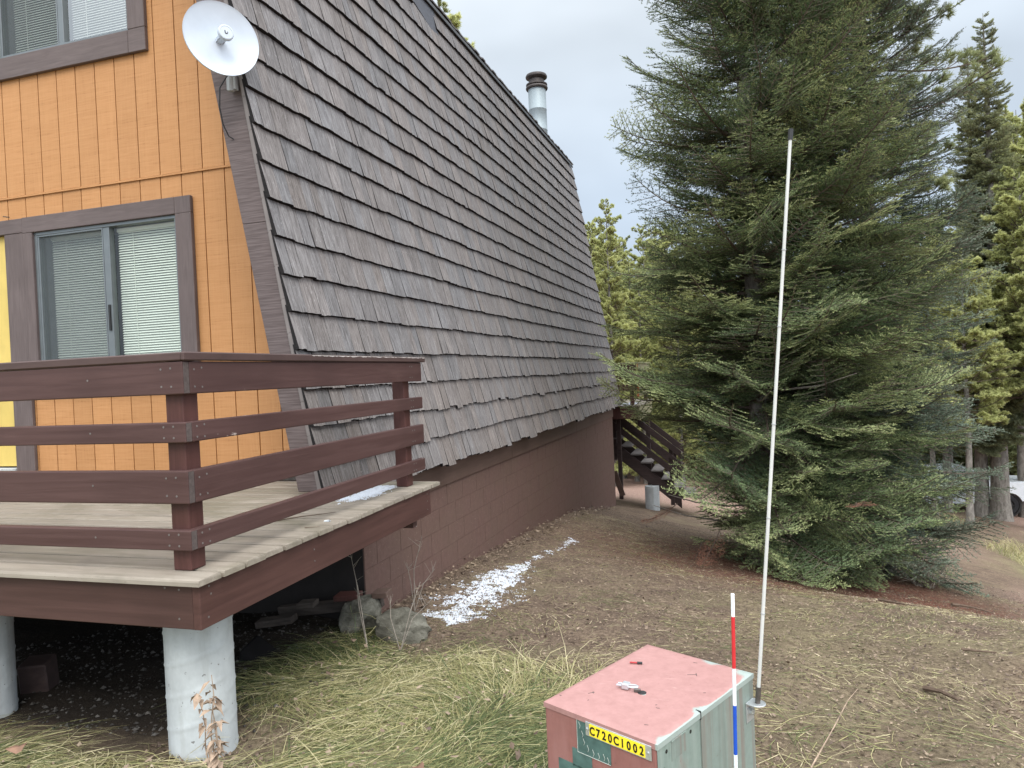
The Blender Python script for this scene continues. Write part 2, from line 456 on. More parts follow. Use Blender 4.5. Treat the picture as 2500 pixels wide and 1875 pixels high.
# ground: zones from the mesh attribute 'zone' (r = red needle duff, g = grass sod, b = gravel, low alpha = shade painted under the deck)
mt, t, b = base_mat('ground', 0.95, 0.1)
n1 = noise(t, 26, (1, 1, 1), 6, 0.75)
n2 = noise(t, 3, (1, 1, 1), 4, 0.6)
n3 = noise(t, 95, (1, 1, 1), 3, 0.6, 0, (2, 5, 1))
r = ramp(t, [(0.32, (0.070, 0.048, 0.035)), (0.5, (0.160, 0.115, 0.082)), (0.7, (0.27, 0.202, 0.142))])
t.links.new(n1.outputs[0], r.inputs[0])
n5 = noise(t, 0.9, (1, 1, 1), 5, 0.65, 0.4, (6, 2, 0))
col = mixc(t, mapr(t, n2.outputs[0], 0.42, 0.62, 0, 0.6), r.outputs[0], (0.095, 0.066, 0.05))
col = mixc(t, mapr(t, n5.outputs[0], 0.52, 0.66, 0, 0.35), col, (0.22, 0.19, 0.11))
a = attr(t, 'zone')
sp = t.nodes.new('ShaderNodeSeparateColor'); t.links.new(a.outputs['Color'], sp.inputs[0])
rr = ramp(t, [(0.35, (0.075, 0.032, 0.022)), (0.68, (0.215, 0.105, 0.072))]); t.links.new(n1.outputs[0], rr.inputs[0])
gg = ramp(t, [(0.35, (0.10, 0.095, 0.045)), (0.68, (0.30, 0.27, 0.14))]); t.links.new(n1.outputs[0], gg.inputs[0])
bb = ramp(t, [(0.30, (0.16, 0.095, 0.075)), (0.52, (0.29, 0.19, 0.15)), (0.72, (0.44, 0.33, 0.275))]); t.links.new(n1.outputs[0], bb.inputs[0])
col = mixc(t, sp.outputs[0], col, rr.outputs[0])
col = mixc(t, sp.outputs[1], col, gg.outputs[0])
col = mixc(t, sp.outputs[2], col, bb.outputs[0])
col = mixc(t, a.outputs['Alpha'], (0.020, 0.016, 0.013), col)  # under-deck shade painted into the soil colour
col = mixc(t, mapr(t, n3.outputs[0], 0.66, 0.74, 0, 0.30), col, (0.42, 0.34, 0.26))
t.links.new(col, b.inputs['Base Color'])
bump(t, b, n1.outputs[0], 0.8, 0.03)


# ------------------------------------------------------------------ mesh helpers
class MB:
    def __init__(self):
        self.v, self.f, self.mi, self.tint = [], [], [], []

    def add(self, vs, fs, mi=0, tint=(1, 1, 1)):
        o = len(self.v)
        self.v += [tuple(v) for v in vs]
        self.f += [tuple(i + o for i in f) for f in fs]
        self.mi += [mi] * len(fs)
        self.tint += [tint] * len(vs)
        return self

    def hexa(self, p, mi=0, tint=(1, 1, 1)):    # p: 4 bottom (ccw) + 4 top
        return self.add(p, [(3, 2, 1, 0), (4, 5, 6, 7), (0, 1, 5, 4), (1, 2, 6, 5), (2, 3, 7, 6), (3, 0, 4, 7)], mi, tint)

    def box(self, x0, x1, y0, y1, z0, z1, mi=0, tint=(1, 1, 1), M=None):
        p = [(x0, y0, z0), (x1, y0, z0), (x1, y1, z0), (x0, y1, z0), (x0, y0, z1), (x1, y0, z1), (x1, y1, z1), (x0, y1, z1)]
        if M is not None:
            p = [M @ Vector(q) for q in p]
        return self.hexa(p, mi, tint)

    def beam(self, a, b, w, h, mi=0, side=None):
        a, b = Vector(a), Vector(b)
        d = (b - a).normalized()
        s = Vector(side) if side else d.cross(Vector((0, 0, 1)))
        s.normalize()
        u = s.cross(d).normalized()
        p = []
        for q in (a, b):
            p.append([q - s * w / 2 - u * h / 2, q + s * w / 2 - u * h / 2, q + s * w / 2 + u * h / 2, q - s * w / 2 + u * h / 2])
        return self.hexa(p[0] + p[1], mi)

    def tube(self, pts, rads, n=8, mi=0, cap=True):
        pts = [Vector(p) for p in pts]
        if not hasattr(rads, '__len__'):
            rads = [rads] * len(pts)
        vs, fs = [], []
        ref = None
        for i, p in enumerate(pts):
            d = (pts[min(i + 1, len(pts) - 1)] - pts[max(i - 1, 0)]).normalized()
            if ref is None:
                ref = Vector((1, 0, 0)) if abs(d.x) < 0.8 else Vector((0, 1, 0))
            s = (ref - d * ref.dot(d)).normalized()
            ref = s
            u = d.cross(s)
            for k in range(n):
                a = 2 * math.pi * k / n
                vs.append(p + (s * math.cos(a) + u * math.sin(a)) * rads[i])
        for i in range(len(pts) - 1):
            for k in range(n):
                fs.append((i * n + k, i * n + (k + 1) % n, (i + 1) * n + (k + 1) % n, (i + 1) * n + k))
        if cap:
            fs.append(tuple(reversed(range(n))))
            fs.append(tuple((len(pts) - 1) * n + k for k in range(n)))
        return self.add(vs, fs, mi)

    def lathe(self, prof, n=32, M=None, mi=0):   # prof: (r, z) list about z
        vs, fs = [], []
        for r_, z in prof:
            for k in range(n):
                a = 2 * math.pi * k / n
                q = Vector((r_ * math.cos(a), r_ * math.sin(a), z))
                vs.append(M @ q if M is not None else q)
        for i in range(len(prof) - 1):
            for k in range(n):
                fs.append((i * n + k, i * n + (k + 1) % n, (i + 1) * n + (k + 1) % n, (i + 1) * n + k))
        return self.add(vs, fs, mi)

    def build(self, name, mats, parent=None, bevel=0.0, smooth=False, seg=1, local=False):
        me = bpy.data.meshes.new(name)
        me.from_pydata(self.v, [], self.f)
        if isinstance(mats, str):
            mats = [mats]
        for mm in mats:
            me.materials.append(MATS[mm])
        me.polygons.foreach_set('material_index', self.mi)
        ca = me.color_attributes.new('tint', 'FLOAT_COLOR', 'POINT')
        ca.data.foreach_set('color', np.c_[np.array(self.tint, dtype=np.float32), np.ones(len(self.v), np.float32)].ravel())
        bm = bmesh.new()
        bm.from_mesh(me)
        bmesh.ops.recalc_face_normals(bm, faces=bm.faces)
        bm.to_mesh(me)
        bm.free()
        if smooth:
            me.polygons.foreach_set('use_smooth', [True] * len(me.polygons))
            try:
                me.set_sharp_from_angle(angle=rad(40))
            except Exception:
                pass
        me.update()
        o = bpy.data.objects.new(name, me)
        COL.objects.link(o)
        if parent:
            o.parent = parent
            if parent.type == 'EMPTY' and not local:
                o.matrix_parent_inverse = (Matrix.Translation(parent.location) @ parent.rotation_euler.to_matrix().to_4x4()).inverted()
        if bevel:
            bv = o.modifiers.new('bevel', 'BEVEL')
            bv.width = bevel
            bv.segments = seg
            bv.limit_method = 'ANGLE'
        return o


def soup(name, V, tint, mats, mi=None, parent=None):
    """triangle soup: V (N,3,3), tint (N,)"""
    N = len(V)
    me = bpy.data.meshes.new(name)
    me.vertices.add(3 * N)
    me.vertices.foreach_set('co', np.ascontiguousarray(V, dtype=np.float32).ravel())
    me.loops.add(3 * N)
    me.loops.foreach_set('vertex_index', np.arange(3 * N, dtype=np.int32))
    me.polygons.add(N)
    me.polygons.foreach_set('loop_start', np.arange(0, 3 * N, 3, dtype=np.int32))
    for mm in ([mats] if isinstance(mats, str) else mats):
        me.materials.append(MATS[mm])
    if mi is not None:
        me.polygons.foreach_set('material_index', np.asarray(mi, dtype=np.int32))
    at = me.attributes.new('tint', 'FLOAT', 'POINT')
    at.data.foreach_set('value', np.repeat(np.asarray(tint, dtype=np.float32), 3))
    me.update(calc_edges=True)
    me.validate()
    o = bpy.data.objects.new(name, me)
    COL.objects.link(o)
    if parent:
        o.parent = parent
    return o


def tag(o, label, cat=None, group=None, kind=None):
    if label:
        o['label'] = label
    if cat:
        o['category'] = cat
    if group:
        o['group'] = group
    if kind:
        o['kind'] = kind
    return o


def thing(name, loc, label, cat, group=None, rz=0):
    o = bpy.data.objects.new(name, None)
    o.empty_display_size = 0.2
    COL.objects.link(o)
    o.location = loc
    o.rotation_euler = (0, 0, rz)
    return tag(o, label, cat, group)


def at_origin(name, label, cat, group=None):
    return thing(name, (0, 0, 0), label, cat, group)


# value noise for terrain and masks
_perm = np.random.default_rng(3).random((256, 256))


def vnoise(x, y, s, o=0):
    x = np.asarray(x, float) * s + 13.7 + o * 17.3
    y = np.asarray(y, float) * s + 7.9 + o * 5.1
    xi, yi = np.floor(x).astype(int), np.floor(y).astype(int)
    fx, fy = x - xi, y - yi
    fx, fy = fx * fx * (3 - 2 * fx), fy * fy * (3 - 2 * fy)
    g = lambda a, c: _perm[a % 256, c % 256]
    return (g(xi, yi) * (1 - fx) + g(xi + 1, yi) * fx) * (1 - fy) + (g(xi, yi + 1) * (1 - fx) + g(xi + 1, yi + 1) * fx) * fy


def fnoise(x, y, s, o=0, oct=4):
    a, tot, n = 1.0, 0, 0
    for k in range(oct):
        n = n + a * vnoise(x, y, s * 2 ** k, o + k)
        tot += a
        a *= 0.55
    return n / tot


def sstep(x, a, b):
    t_ = np.clip((np.asarray(x, float) - a) / (b - a), 0, 1)
    return t_ * t_ * (3 - 2 * t_)


ZY = np.array([-200, 0, 2, 3.5, 5.3, 7.7, 9.8, 11.7, 15.6, 20, 26, 34, 45, 70, 120, 600])
ZZ = np.array([0.05, 0.0, -0.03, -0.12, -0.26, -0.42, -0.58, -0.76, -1.40, -1.95, -2.65, -3.4, -4.3, -5.6, -6.5, -7])


def terr(x, y, rough=True):
    x, y = np.asarray(x, float), np.asarray(y, float)
    z = np.interp(y, ZY, ZZ)
    lat = np.clip(x + 2.6, 0, 22)
    z = z - np.interp(y, [3.5, 5, 7, 9, 10.5, 15, 20, 28, 34, 50], [0, .01, .07, .16, .19, .19, .17, .142, .13, .10]) * lat
    if rough:
        near = 1 - sstep(np.hypot(x, y), 14, 30)
        z = z + near * (0.09 * (fnoise(x, y, 0.9, 1) - 0.5) + 0.05 * (fnoise(x, y, 4.5, 9, 3) - 0.5))
    return z


def tz(x, y):
    return float(terr(x, y))

#@@STRUCTURE
# ================================================================== GROUND
def axis(fine0, fine1, step, far):
    a = list(np.arange(fine0, fine1 + 1e-6, step))
    s_, p = step, fine1
    while p < far:
        s_ *= 1.22
        p += s_
        a.append(p)
    s_, p = step, fine0
    while p > -far:
        s_ *= 1.22
        p -= s_
        a.insert(0, p)
    return np.array(a)


gx, gy = axis(-4.5, 5.5, 0.08, 700), axis(1.2, 13, 0.08, 700)
GX, GY = np.meshgrid(gx, gy)
GZ = terr(GX, GY)
nx, ny = len(gx), len(gy)
idx = np.arange(nx * ny).reshape(ny, nx)
quads = np.stack([idx[:-1, :-1], idx[:-1, 1:], idx[1:, 1:], idx[1:, :-1]], -1).reshape(-1, 4)
me = bpy.data.meshes.new('ground')
me.vertices.add(nx * ny)
me.vertices.foreach_set('co', np.stack([GX, GY, GZ], -1).astype(np.float32).ravel())
me.loops.add(quads.size)
me.loops.foreach_set('vertex_index', quads.astype(np.int32).ravel())
me.polygons.add(len(quads))
me.polygons.foreach_set('loop_start', np.arange(0, quads.size, 4, dtype=np.int32))
me.polygons.foreach_set('use_smooth', np.ones(len(quads), bool))


def grass_mask(x, y):
    x, y = np.asarray(x, float), np.asarray(y, float)
    n = (fnoise(x, y, 1.3, 4) - 0.5)
    edge = 4.0 - 0.22 * (x + 1) + 0.9 * n                     # sod ends where the bare litter begins
    a = 1 - sstep(y, edge - 0.35, edge + 0.35)
    under = sstep(x, -2.1, -1.9) + (1 - sstep(y, 2.35, 2.6))   # nothing grows deep under the deck
    under = np.clip(under + 0.9 * sstep(y, 3.0, 3.4) * sstep(x, -2.75, -2.45), 0, 1)
    right = 1 - 0.88 * sstep(x + 0.55 * (y - 2.6) + n, -0.45, 0.35)
    return a * under * right


zr = np.exp(-(((GX - 1.4) / 2.9) ** 2 + ((GY - 9.7) / 2.0) ** 2) ** 1.5) * (0.5 + fnoise(GX, GY, 1.4, 2))
zg = np.clip(grass_mask(GX, GY), 0, 1)
zg = np.maximum(zg, 0.22 * sstep(fnoise(GX, GY, .9, 14), .50, .62) * sstep(GX + .3 * (GY - 4), -.3, .8) * (1 - sstep(GY, 7.2, 8.6)) * sstep(GY, 1.5, 2.5))
zg = np.maximum(zg, 0.8 * sstep(fnoise(GX, GY, 0.5, 12), 0.5, 0.62) * sstep(GX, 3.5, 5.5) * sstep(GY, 13, 16) * (1 - sstep(GY, 26, 30)))
zb = sstep(GX - 0.30 * (GY - 8) + 0.9 * (fnoise(GX, GY, 0.8, 6) - 0.5), 2.3, 3.5) * (1 - sstep(GY, 13.5, 17) * (1 - sstep(GY, 27, 30)))
zb = np.maximum(zb, 0.95 * sstep(GY + 1.2 * (fnoise(GX, GY, 0.6, 7) - 0.5), 17.5, 20) * (1 - sstep(GX, 3, 7)))
zshade = 0.93 * (1 - sstep(GX, -2.55, -2.25)) * (1 - sstep(GY, 4.9, 5.1)) * sstep(GY + .5 * (fnoise(GX, GY, 2, 3) - .5), 2.45, 2.8)  # mask of the shade painted on the ground under the deck
zone = np.stack([np.clip(zr, 0, 1), zg, np.clip(zb, 0, 1), 1 - zshade], -1).astype(np.float32)
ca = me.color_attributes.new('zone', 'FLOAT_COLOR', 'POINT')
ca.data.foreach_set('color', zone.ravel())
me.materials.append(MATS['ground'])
me.update(calc_edges=True)
ground = bpy.data.objects.new('ground', me)
COL.objects.link(ground)
tag(ground, 'brown sloping yard of litter, dry grass and pinkish gravel', 'ground', kind='structure')

# ================================================================== HOUSE
M_SK = 0.0267                      # the side wall runs 1.5 degrees off the deck's edge
KR = 0.1627                        # lean of the shingled wall
Y0, Y1 = 4.17, 16.0                # front and rear rake
ZB, ZT = 0.79, 6.24
NR = Vector((1, 0, KR)).normalized()
UR = Vector((-KR, 0, 1)).normalized()


def rx(y, z):
    return -2.562 + M_SK * (y - 4.3) - KR * (z - 0.9)


def rp(y, z, n=0.0):
    """point on the shingled wall, n metres proud of its sheathing"""
    return Vector((rx(y, z), y, z)) + NR * (n - 0.035)


house = thing('cabin', (-7.0, 10.0, -0.3), 'orange sided gambrel cabin with grey brown shake wall and brown block foundation', 'house')

# foundation: block wall with raked joints, seen on the yard side
YF = 4.87
f = MB()
fx = lambda y: -2.70 + M_SK * (y - YF)
top = 0.545
f.hexa([(fx(YF), YF, -2.2), (fx(15.75), 15.75, -2.2), (-11.5, 15.75, -2.2), (-11.5, YF, -2.2),
        (fx(YF), YF, top), (fx(15.75), 15.75, top), (-11.5, 15.75, top), (-11.5, YF, top)], 1)
bh, bw = 0.203, 0.406
c_ = 0
z = top - 0.003
while z > -2.1:
    off = 0.0 if c_ % 2 == 0 else bw / 2
    y = YF - off
    while y < 15.75:
        a, e = max(y, YF) + 0.003, min(y + bw, 15.75) - 0.003
        if e - a > 0.03:
            o = 0.0028 + random.uniform(-0.0006, 0.0006)
            zb0, zt0 = z - bh + 0.0055, z
            f.hexa([(fx(a) + 0.0005, a, zb0), (fx(a) + o, a, zb0), (fx(e) + o, e, zb0), (fx(e) + 0.0005, e, zb0),
                    (fx(a) + 0.0005, a, zt0), (fx(a) + o, a, zt0), (fx(e) + o, e, zt0), (fx(e) + 0.0005, e, zt0)], 0)
        y += bw
    z -= bh
    c_ += 1
f.box(-11.5, -2.705, YF - 0.006, YF - 0.0005, -1.0, top, 2)  # front face below the deck, painted dark for the shade there
f.build('foundation', ['foundation', 'foundation_joint', 'foundation_shade'], house)
rb = MB()
for y in np.arange(4.9, 15.7, 3.6):
    e = min(y + 3.596, 15.74)
    rb.hexa([(fx(y) - 0.1, y, top + 0.004), (fx(y) + 0.03, y, top + 0.004), (fx(e) + 0.03, e, top + 0.004), (fx(e) - 0.1, e, top + 0.004),
             (fx(y) - 0.1, y, 0.86), (fx(y) + 0.03, y, 0.86), (fx(e) + 0.03, e, 0.86), (fx(e) - 0.1, e, 0.86)])
rb.build('rim_board', 'rim', house, bevel=0.003)

# facade: grooved plywood siding, two tiers with a Z-flashing between
WIN1 = (-5.79, -4.257, 1.74, 3.029)       # lower slider opening
WIN2 = (-6.09, -4.638, 4.595, 5.75)       # upper slider opening
DOOR = (-8.0, -6.12, 0.90, 3.04)
holes = [(WIN1[0] - 0.05, WIN1[1] + 0.05, WIN1[2] - 0.05, WIN1[3] + 0.05), (WIN2[0] - 0.05, WIN2[1] + 0.05, WIN2[2] - 0.05, WIN2[3] + 0.05), (DOOR[0] - 0.05, DOOR[1] + 0.05, 0.80, DOOR[3] + 0.05)]
sd_ = MB()
SEAM = 3.365


def board(mb, xa, xb, za, zb, y, mi, tint):
    """board piece with the sloping wall line cut off on its right side, and the openings left out"""
    cuts = sorted({xa, xb} | {h[k] for h in holes for k in (0, 1) if xa < h[k] < xb})
    for p, q in zip(cuts[:-1], cuts[1:]):
        mid = (p + q) / 2
        spans = [(za, zb)]
        for h in holes:
            if h[0] < mid < h[1]:
                ns = []
                for s0, s1 in spans:
                    if h[2] > s0:
                        ns.append((s0, min(s1, h[2])))
                    if h[3] < s1:
                        ns.append((max(s0, h[3]), s1))
                spans = [s_ for s_ in ns if s_[1] - s_[0] > 0.005]
        for s0, s1 in spans:
            lim0, lim1 = rx(y, s0) - 0.15, rx(y, s1) - 0.15
            poly = [(p, s0), (q, s0), (q, s1), (p, s1)]
            out_ = []
            g_ = lambda P: (lim0 + (lim1 - lim0) * (P[1] - s0) / (s1 - s0)) - P[0]
            for i in range(4):
                A, B = poly[i], poly[(i + 1) % 4]
                ga, gb = g_(A), g_(B)
                if ga >= 0:
                    out_.append(A)
                if ga * gb < 0:
                    tt = ga / (ga - gb)
                    out_.append((A[0] + (B[0] - A[0]) * tt, A[1] + (B[1] - A[1]) * tt))
            if len(out_) < 3:
                continue
            n = len(out_)
            vs = [(x, y, zz) for x, zz in out_] + [(x, y + 0.012, zz) for x, zz in out_]
            fs = [tuple(range(n)), tuple(reversed(range(n, 2 * n)))] + [(i, n + i, n + (i + 1) % n, (i + 1) % n) for i in range(n)]
            mb.add(vs, fs, mi, tint)


pitch = 0.21
k0 = -3.788
for i in range(-8, 26):
    xb = k0 - i * pitch - 0.005
    xa = xb - pitch + 0.010
    t1 = random.uniform(0.93, 1.05)
    board(sd_, xa, xb, 0.84, SEAM - 0.006, YF + random.uniform(0, .0008), 0, (t1, t1, t1))
    t1 = random.uniform(0.93, 1.05)
    board(sd_, xa + 0.006, xb + 0.006, SEAM + 0.012, 7.2, YF - 0.004 + random.uniform(0, .0008), 0, (t1, t1, t1))
board(sd_, -9.2, -2.0, 0.83, 7.3, YF + 0.0085, 1, (1, 1, 1))
sd_.build('siding', ['siding', 'siding_groove'], house)
fl = MB()
for a in np.arange(-9, -2.9, 1.22):
    xe = min(a + 1.218, rx(YF, SEAM) - 0.16)
    fl.hexa([(a, YF - 0.014, SEAM - 0.008), (xe, YF - 0.014, SEAM - 0.008), (xe, YF + 0.004, SEAM - 0.008), (a, YF + 0.004, SEAM - 0.008),
             (a, YF - 0.014, SEAM + 0.006), (xe, YF - 0.014, SEAM + 0.006), (xe, YF + 0.004, SEAM + 0.014), (a, YF + 0.004, SEAM + 0.014)], 0)
fl.build('seam_flashing', 'siding', house)

# sheathing behind the shakes + overhang
sh = MB()


def rbox(mb, ya, yb, za, zb, n0, n1, mi=0):
    mb.hexa([rp(ya, za, n0), rp(ya, za, n1), rp(yb, za, n1), rp(yb, za, n0), rp(ya, zb, n0), rp(ya, zb, n1), rp(yb, zb, n1), rp(yb, zb, n0)], mi)


rbox(sh, Y0 + 0.055, Y1, ZB, ZT, -0.14, -0.002)
sh.build('wall_sheathing', 'old_wood', house)
de = MB()
for k in range(24):
    z0 = ZB + 0.0 + k * 0.232
    rbox(de, Y0 - 0.004, Y0 + 0.03, z0, z0 + 0.23, -0.03, 0.010 + random.uniform(0, 0.003))
    rbox(de, Y0 + 0.012, Y0 + 0.05, z0, z0 + 0.226, -0.045, -0.031)
de.build('drip_edge', 'drip_edge', house)

# barge boards on the rake
bl = lambda z: -2.797 - 0.183 * (z - 0.87)
bm_ = lambda z: -2.606 - 0.172 * (z - 0.87)
bz0, bz1 = 0.862, 6.4
bb_ = MB()
yb_ = 4.19
segs = np.linspace(bz0, bz1, 4)
for za, zb in zip(segs[:-1], segs[1:]):
    zb -= 0.0
    bb_.hexa([(bl(za), yb_, za), (bm_(za) + 0.02, yb_, za), (bm_(za) + 0.02, yb_ + 0.04, za), (bl(za), yb_ + 0.04, za),
              (bl(zb), yb_, zb), (bm_(zb) + 0.02, yb_, zb), (bm_(zb) + 0.02, yb_ + 0.04, zb), (bl(zb), yb_ + 0.04, zb)])
bb_.build('barge_board', 'barge', house, bevel=0.004)
bt = MB()
for za, zb in ((0.862, 3.12), (3.123, 6.3)):
    bt.hexa([(bm_(za), yb_ - 0.018, za), (rx(yb_, za) - 0.034, yb_ - 0.018, za), (rx(yb_, za) - 0.034, yb_ + 0.03, za), (bm_(za), yb_ + 0.03, za),
             (bm_(zb), yb_ - 0.018, zb), (rx(yb_, zb) - 0.034, yb_ - 0.018, zb), (rx(yb_, zb) - 0.034, yb_ + 0.03, zb), (bm_(zb), yb_ + 0.03, zb)])
bt.build('barge_trim', 'barge_smooth', house, bevel=0.003)
so = MB()
so.hexa([(bl(0.9) + 0.03, yb_ + 0.05, 0.9), (rx(4.5, .9) - 0.2, yb_ + 0.05, 0.9), (rx(4.5, .9) - 0.2, YF - 0.02, 0.9), (bl(0.9) + 0.03, YF - 0.02, 0.9),
         (bl(6.2) + 0.03, yb_ + 0.05, 6.2), (rx(4.5, 6.2) - 0.2, yb_ + 0.05, 6.2), (rx(4.5, 6.2) - 0.2, YF - 0.02, 6.2), (bl(6.2) + 0.03, YF - 0.02, 6.2)])
so.build('soffit', 'barge_smooth', house)

# shakes, course by course
sk = MB()
EXPO = 0.2585
PATCH = (7.72, 8.42, 5.85)             # where shakes are missing under the top edge


def shake(y, w, zb, ln, tt, tint, n_lift=0.0, zt_lim=ZT):
    nb0, nb1, nt0, nt1 = 0.012 + n_lift, 0.012 + n_lift + tt, 0.0, 0.010
    zt = min(zb + ln, zt_lim)
    # ragged butt: several steps across the width
    m_ = 3 if y < 9 else 2
    vs = []
    for k in range(m_ + 1):
        yy = y + w * k / m_
        j = random.uniform(-0.004, 0.004)
        vs += [rp(yy, zb + j, nb0), rp(yy, zb + j + 0.003, nb1 + random.uniform(-.0015, .0015)), rp(yy, zt, nt1), rp(yy, zt, nt0)]
    fs, fb = [], []
    for k in range(m_):
        a, c = 4 * k, 4 * (k + 1)
        fb.append((a, c, c + 1, a + 1))
        fs.append((a + 1, c + 1, c + 2, a + 2))
        fs.append((a + 3, a, c, c + 3)[::-1])
    fb += [(0, 1, 2, 3), (4 * m_ + 3, 4 * m_ + 2, 4 * m_ + 1, 4 * m_)]
    o = len(sk.v)
    sk.add(vs, fs, 0, tint)
    sk.f += [tuple(i + o for i in f_) for f_ in fb]
    sk.mi += [1] * len(fb)


for c in range(22):
    zc = ZB - 0.005 + c * EXPO
    if zc > ZT - 0.06:
        break
    y = Y0 - 0.02
    drift = 0.0
    while y < Y1:
        w = random.choice((0.10, 0.12, 0.14, 0.16, 0.185)) * random.uniform(0.92, 1.08)
        if random.random() < 0.35:
            drift = random.uniform(-0.007, 0.007)
        if c < 3 and random.random() < 0.2:
            drift = random.uniform(-0.03, 0.015)
        t1 = min(1.3, max(0.68, random.gauss(1.0, 0.068)))
        hue = random.uniform(-0.006, 0.022)
        brownish = 0.045 * max(0, 1 - c / 5) + random.uniform(-0.03, 0.05)
        tint = (t1 * (1 + hue + brownish), t1, t1 * (1 - hue - brownish * 0.8))
        if not (PATCH[0] < y + w / 2 < PATCH[1] and zc > PATCH[2]):
            shake(y, w - random.uniform(0.0012, 0.0045), zc + drift + random.uniform(-0.005, 0.005), 0.31, random.uniform(0.026, 0.034), tint)
        y += w
sk.build('shakes', ['shake', 'shake_butt_shade'], house)
pm = MB()
pts = [(7.70, 6.04), (8.44, 5.80), (8.44, 6.235), (7.70, 6.235)]
pm.add([rp(y, z, 0.022) for y, z in pts] + [rp(y, z, -0.001) for y, z in pts], [(0, 1, 2, 3), (0, 4, 5, 1), (1, 5, 6, 2), (2, 6, 7, 3), (3, 7, 4, 0)])
po = pm.build('roof_membrane', 'membrane', house)
# dark cap strip along the break, then the shallow upper roof with its own first course
cp = MB()
cp.hexa([rp(Y0, ZT - 0.03, 0.03), rp(Y0, ZT - 0.03, 0.05), rp(Y1, ZT - 0.03, 0.05), rp(Y1, ZT - 0.03, 0.03),
         rp(Y0, ZT + 0.03, 0.0), rp(Y0, ZT + 0.03, 0.045), rp(Y1, ZT + 0.03, 0.045), rp(Y1, ZT + 0.03, 0.0)])
cp.build('break_flashing', 'black', house)
ur = MB()
xe, ze = rx(10, ZT) - 0.03, ZT + 0.03
up = Vector((-1, 0, math.tan(rad(26)))).normalized()
xr = -7.0
zr_ = ze + (xe - xr) * math.tan(rad(26))
for y0_, y1_ in ((Y0, Y1),):
    s0, s1 = M_SK * (y0_ - 10), M_SK * (y1_ - 10)
    ur.hexa([(xe + s0, y0_, ze), (xr + s0, y0_, zr_), (xr + s1, y1_, zr_), (xe + s1, y1_, ze),
             (xe + s0, y0_, ze + .05), (xr + s0, y0_, zr_ + .05), (xr + s1, y1_, zr_ + .05), (xe + s1, y1_, ze + .05)], 0)
    ur.hexa([(xr + s0 - .001, y0_, zr_), (2 * xr - xe + s0, y0_, ze), (2 * xr - xe + s1, y1_, ze), (xr + s1 - .001, y1_, zr_),
             (xr + s0 - .001, y0_, zr_ + .05), (2 * xr - xe + s0, y0_, ze + .05), (2 * xr - xe + s1, y1_, ze + .05), (xr + s1 - .001, y1_, zr_ + .05)], 0)
    ur.hexa([(-11.3 + s0, y0_, ZB), (-11.2 + s0, y0_, ZB), (-11.2 + s1, y1_, ZB), (-11.3 + s1, y1_, ZB),
             (2 * xr - xe + s0, y0_, ze), (2 * xr - xe + .1 + s0, y0_, ze), (2 * xr - xe + .1 + s1, y1_, ze), (2 * xr - xe + s1, y1_, ze)], 0)
y = Y0 - 0.02
while y < Y1:
    w = random.uniform(0.10, 0.19)
    s_ = M_SK * (y - 10)
    a = random.uniform(0.010, 0.045)
    l = random.uniform(-.004, .012)
    P = lambda d, h: Vector((xe + s_ - d, 0, ze + .055 + d * math.tan(rad(26)) + h))
    q = [P(-a, l), P(.35, 0), P(.35, .012), P(-a, l + .022)]
    ur.hexa([(q[0].x, y, q[0].z), (q[1].x, y, q[1].z), (q[1].x, y + w - .006, q[1].z), (q[0].x, y + w - .006, q[0].z),
             (q[3].x, y, q[3].z), (q[2].x, y, q[2].z), (q[2].x, y + w - .006, q[2].z), (q[3].x, y + w - .006, q[3].z)], 0, (.8, .8, .8))
    y += w
ur.build('upper_roof', 'shake', house)
bw_ = MB()
bw_.add([(fx(15.6) + .1, 15.55, .85), (-11.2, 15.55, .85), (2 * xr - xe + .2, 15.55, ze - .05), (xr, 15.55, zr_ - .05), (rx(15.55, ZT) - .15, 15.55, ze - .05),
         (fx(15.6) + .1, 15.45, .85), (-11.2, 15.45, .85), (2 * xr - xe + .2, 15.45, ze - .05), (xr, 15.45, zr_ - .05), (rx(15.55, ZT) - .15, 15.45, ze - .05)],
        [(0, 1, 2, 3, 4), (9, 8, 7, 6, 5)] + [(i, (i + 1) % 5, 5 + (i + 1) % 5, 5 + i) for i in range(5)])
bw_.build('rear_wall', 'siding', house)

# chimney pipe
ch = MB()
CX, CY = -3.72, 15.4
ch.tube([(CX, CY, 6.2), (CX, CY, 6.95), (CX, CY, 7.0)], .195, 28, cap=False)
prof = [(.195, 6.3), (.195, 6.93), (.199, 6.935), (.199, 6.95), (.195, 6.955), (.195, 7.38), (.199, 7.385), (.199, 7.40), (.195, 7.405), (.195, 7.87)]
ch = MB().lathe(prof, 32, Matrix.Translation((CX, CY, 0)))
chim = ch.build('chimney', 'galv', house, smooth=True)
cc = MB().lathe([(.19, 7.84), (.235, 7.845), (.245, 7.87), (.235, 7.90), (.20, 7.905), (.235, 7.93), (.235, 7.955), (.17, 7.96), (.165, 8.06), (.20, 8.075), (.235, 8.10), (.24, 8.125), (.225, 8.16), (.16, 8.18), (0.001, 8.185)], 32, Matrix.Translation((CX, CY, 0)))
cc.build('chimney_cap', 'rust_cap', chim, smooth=True)


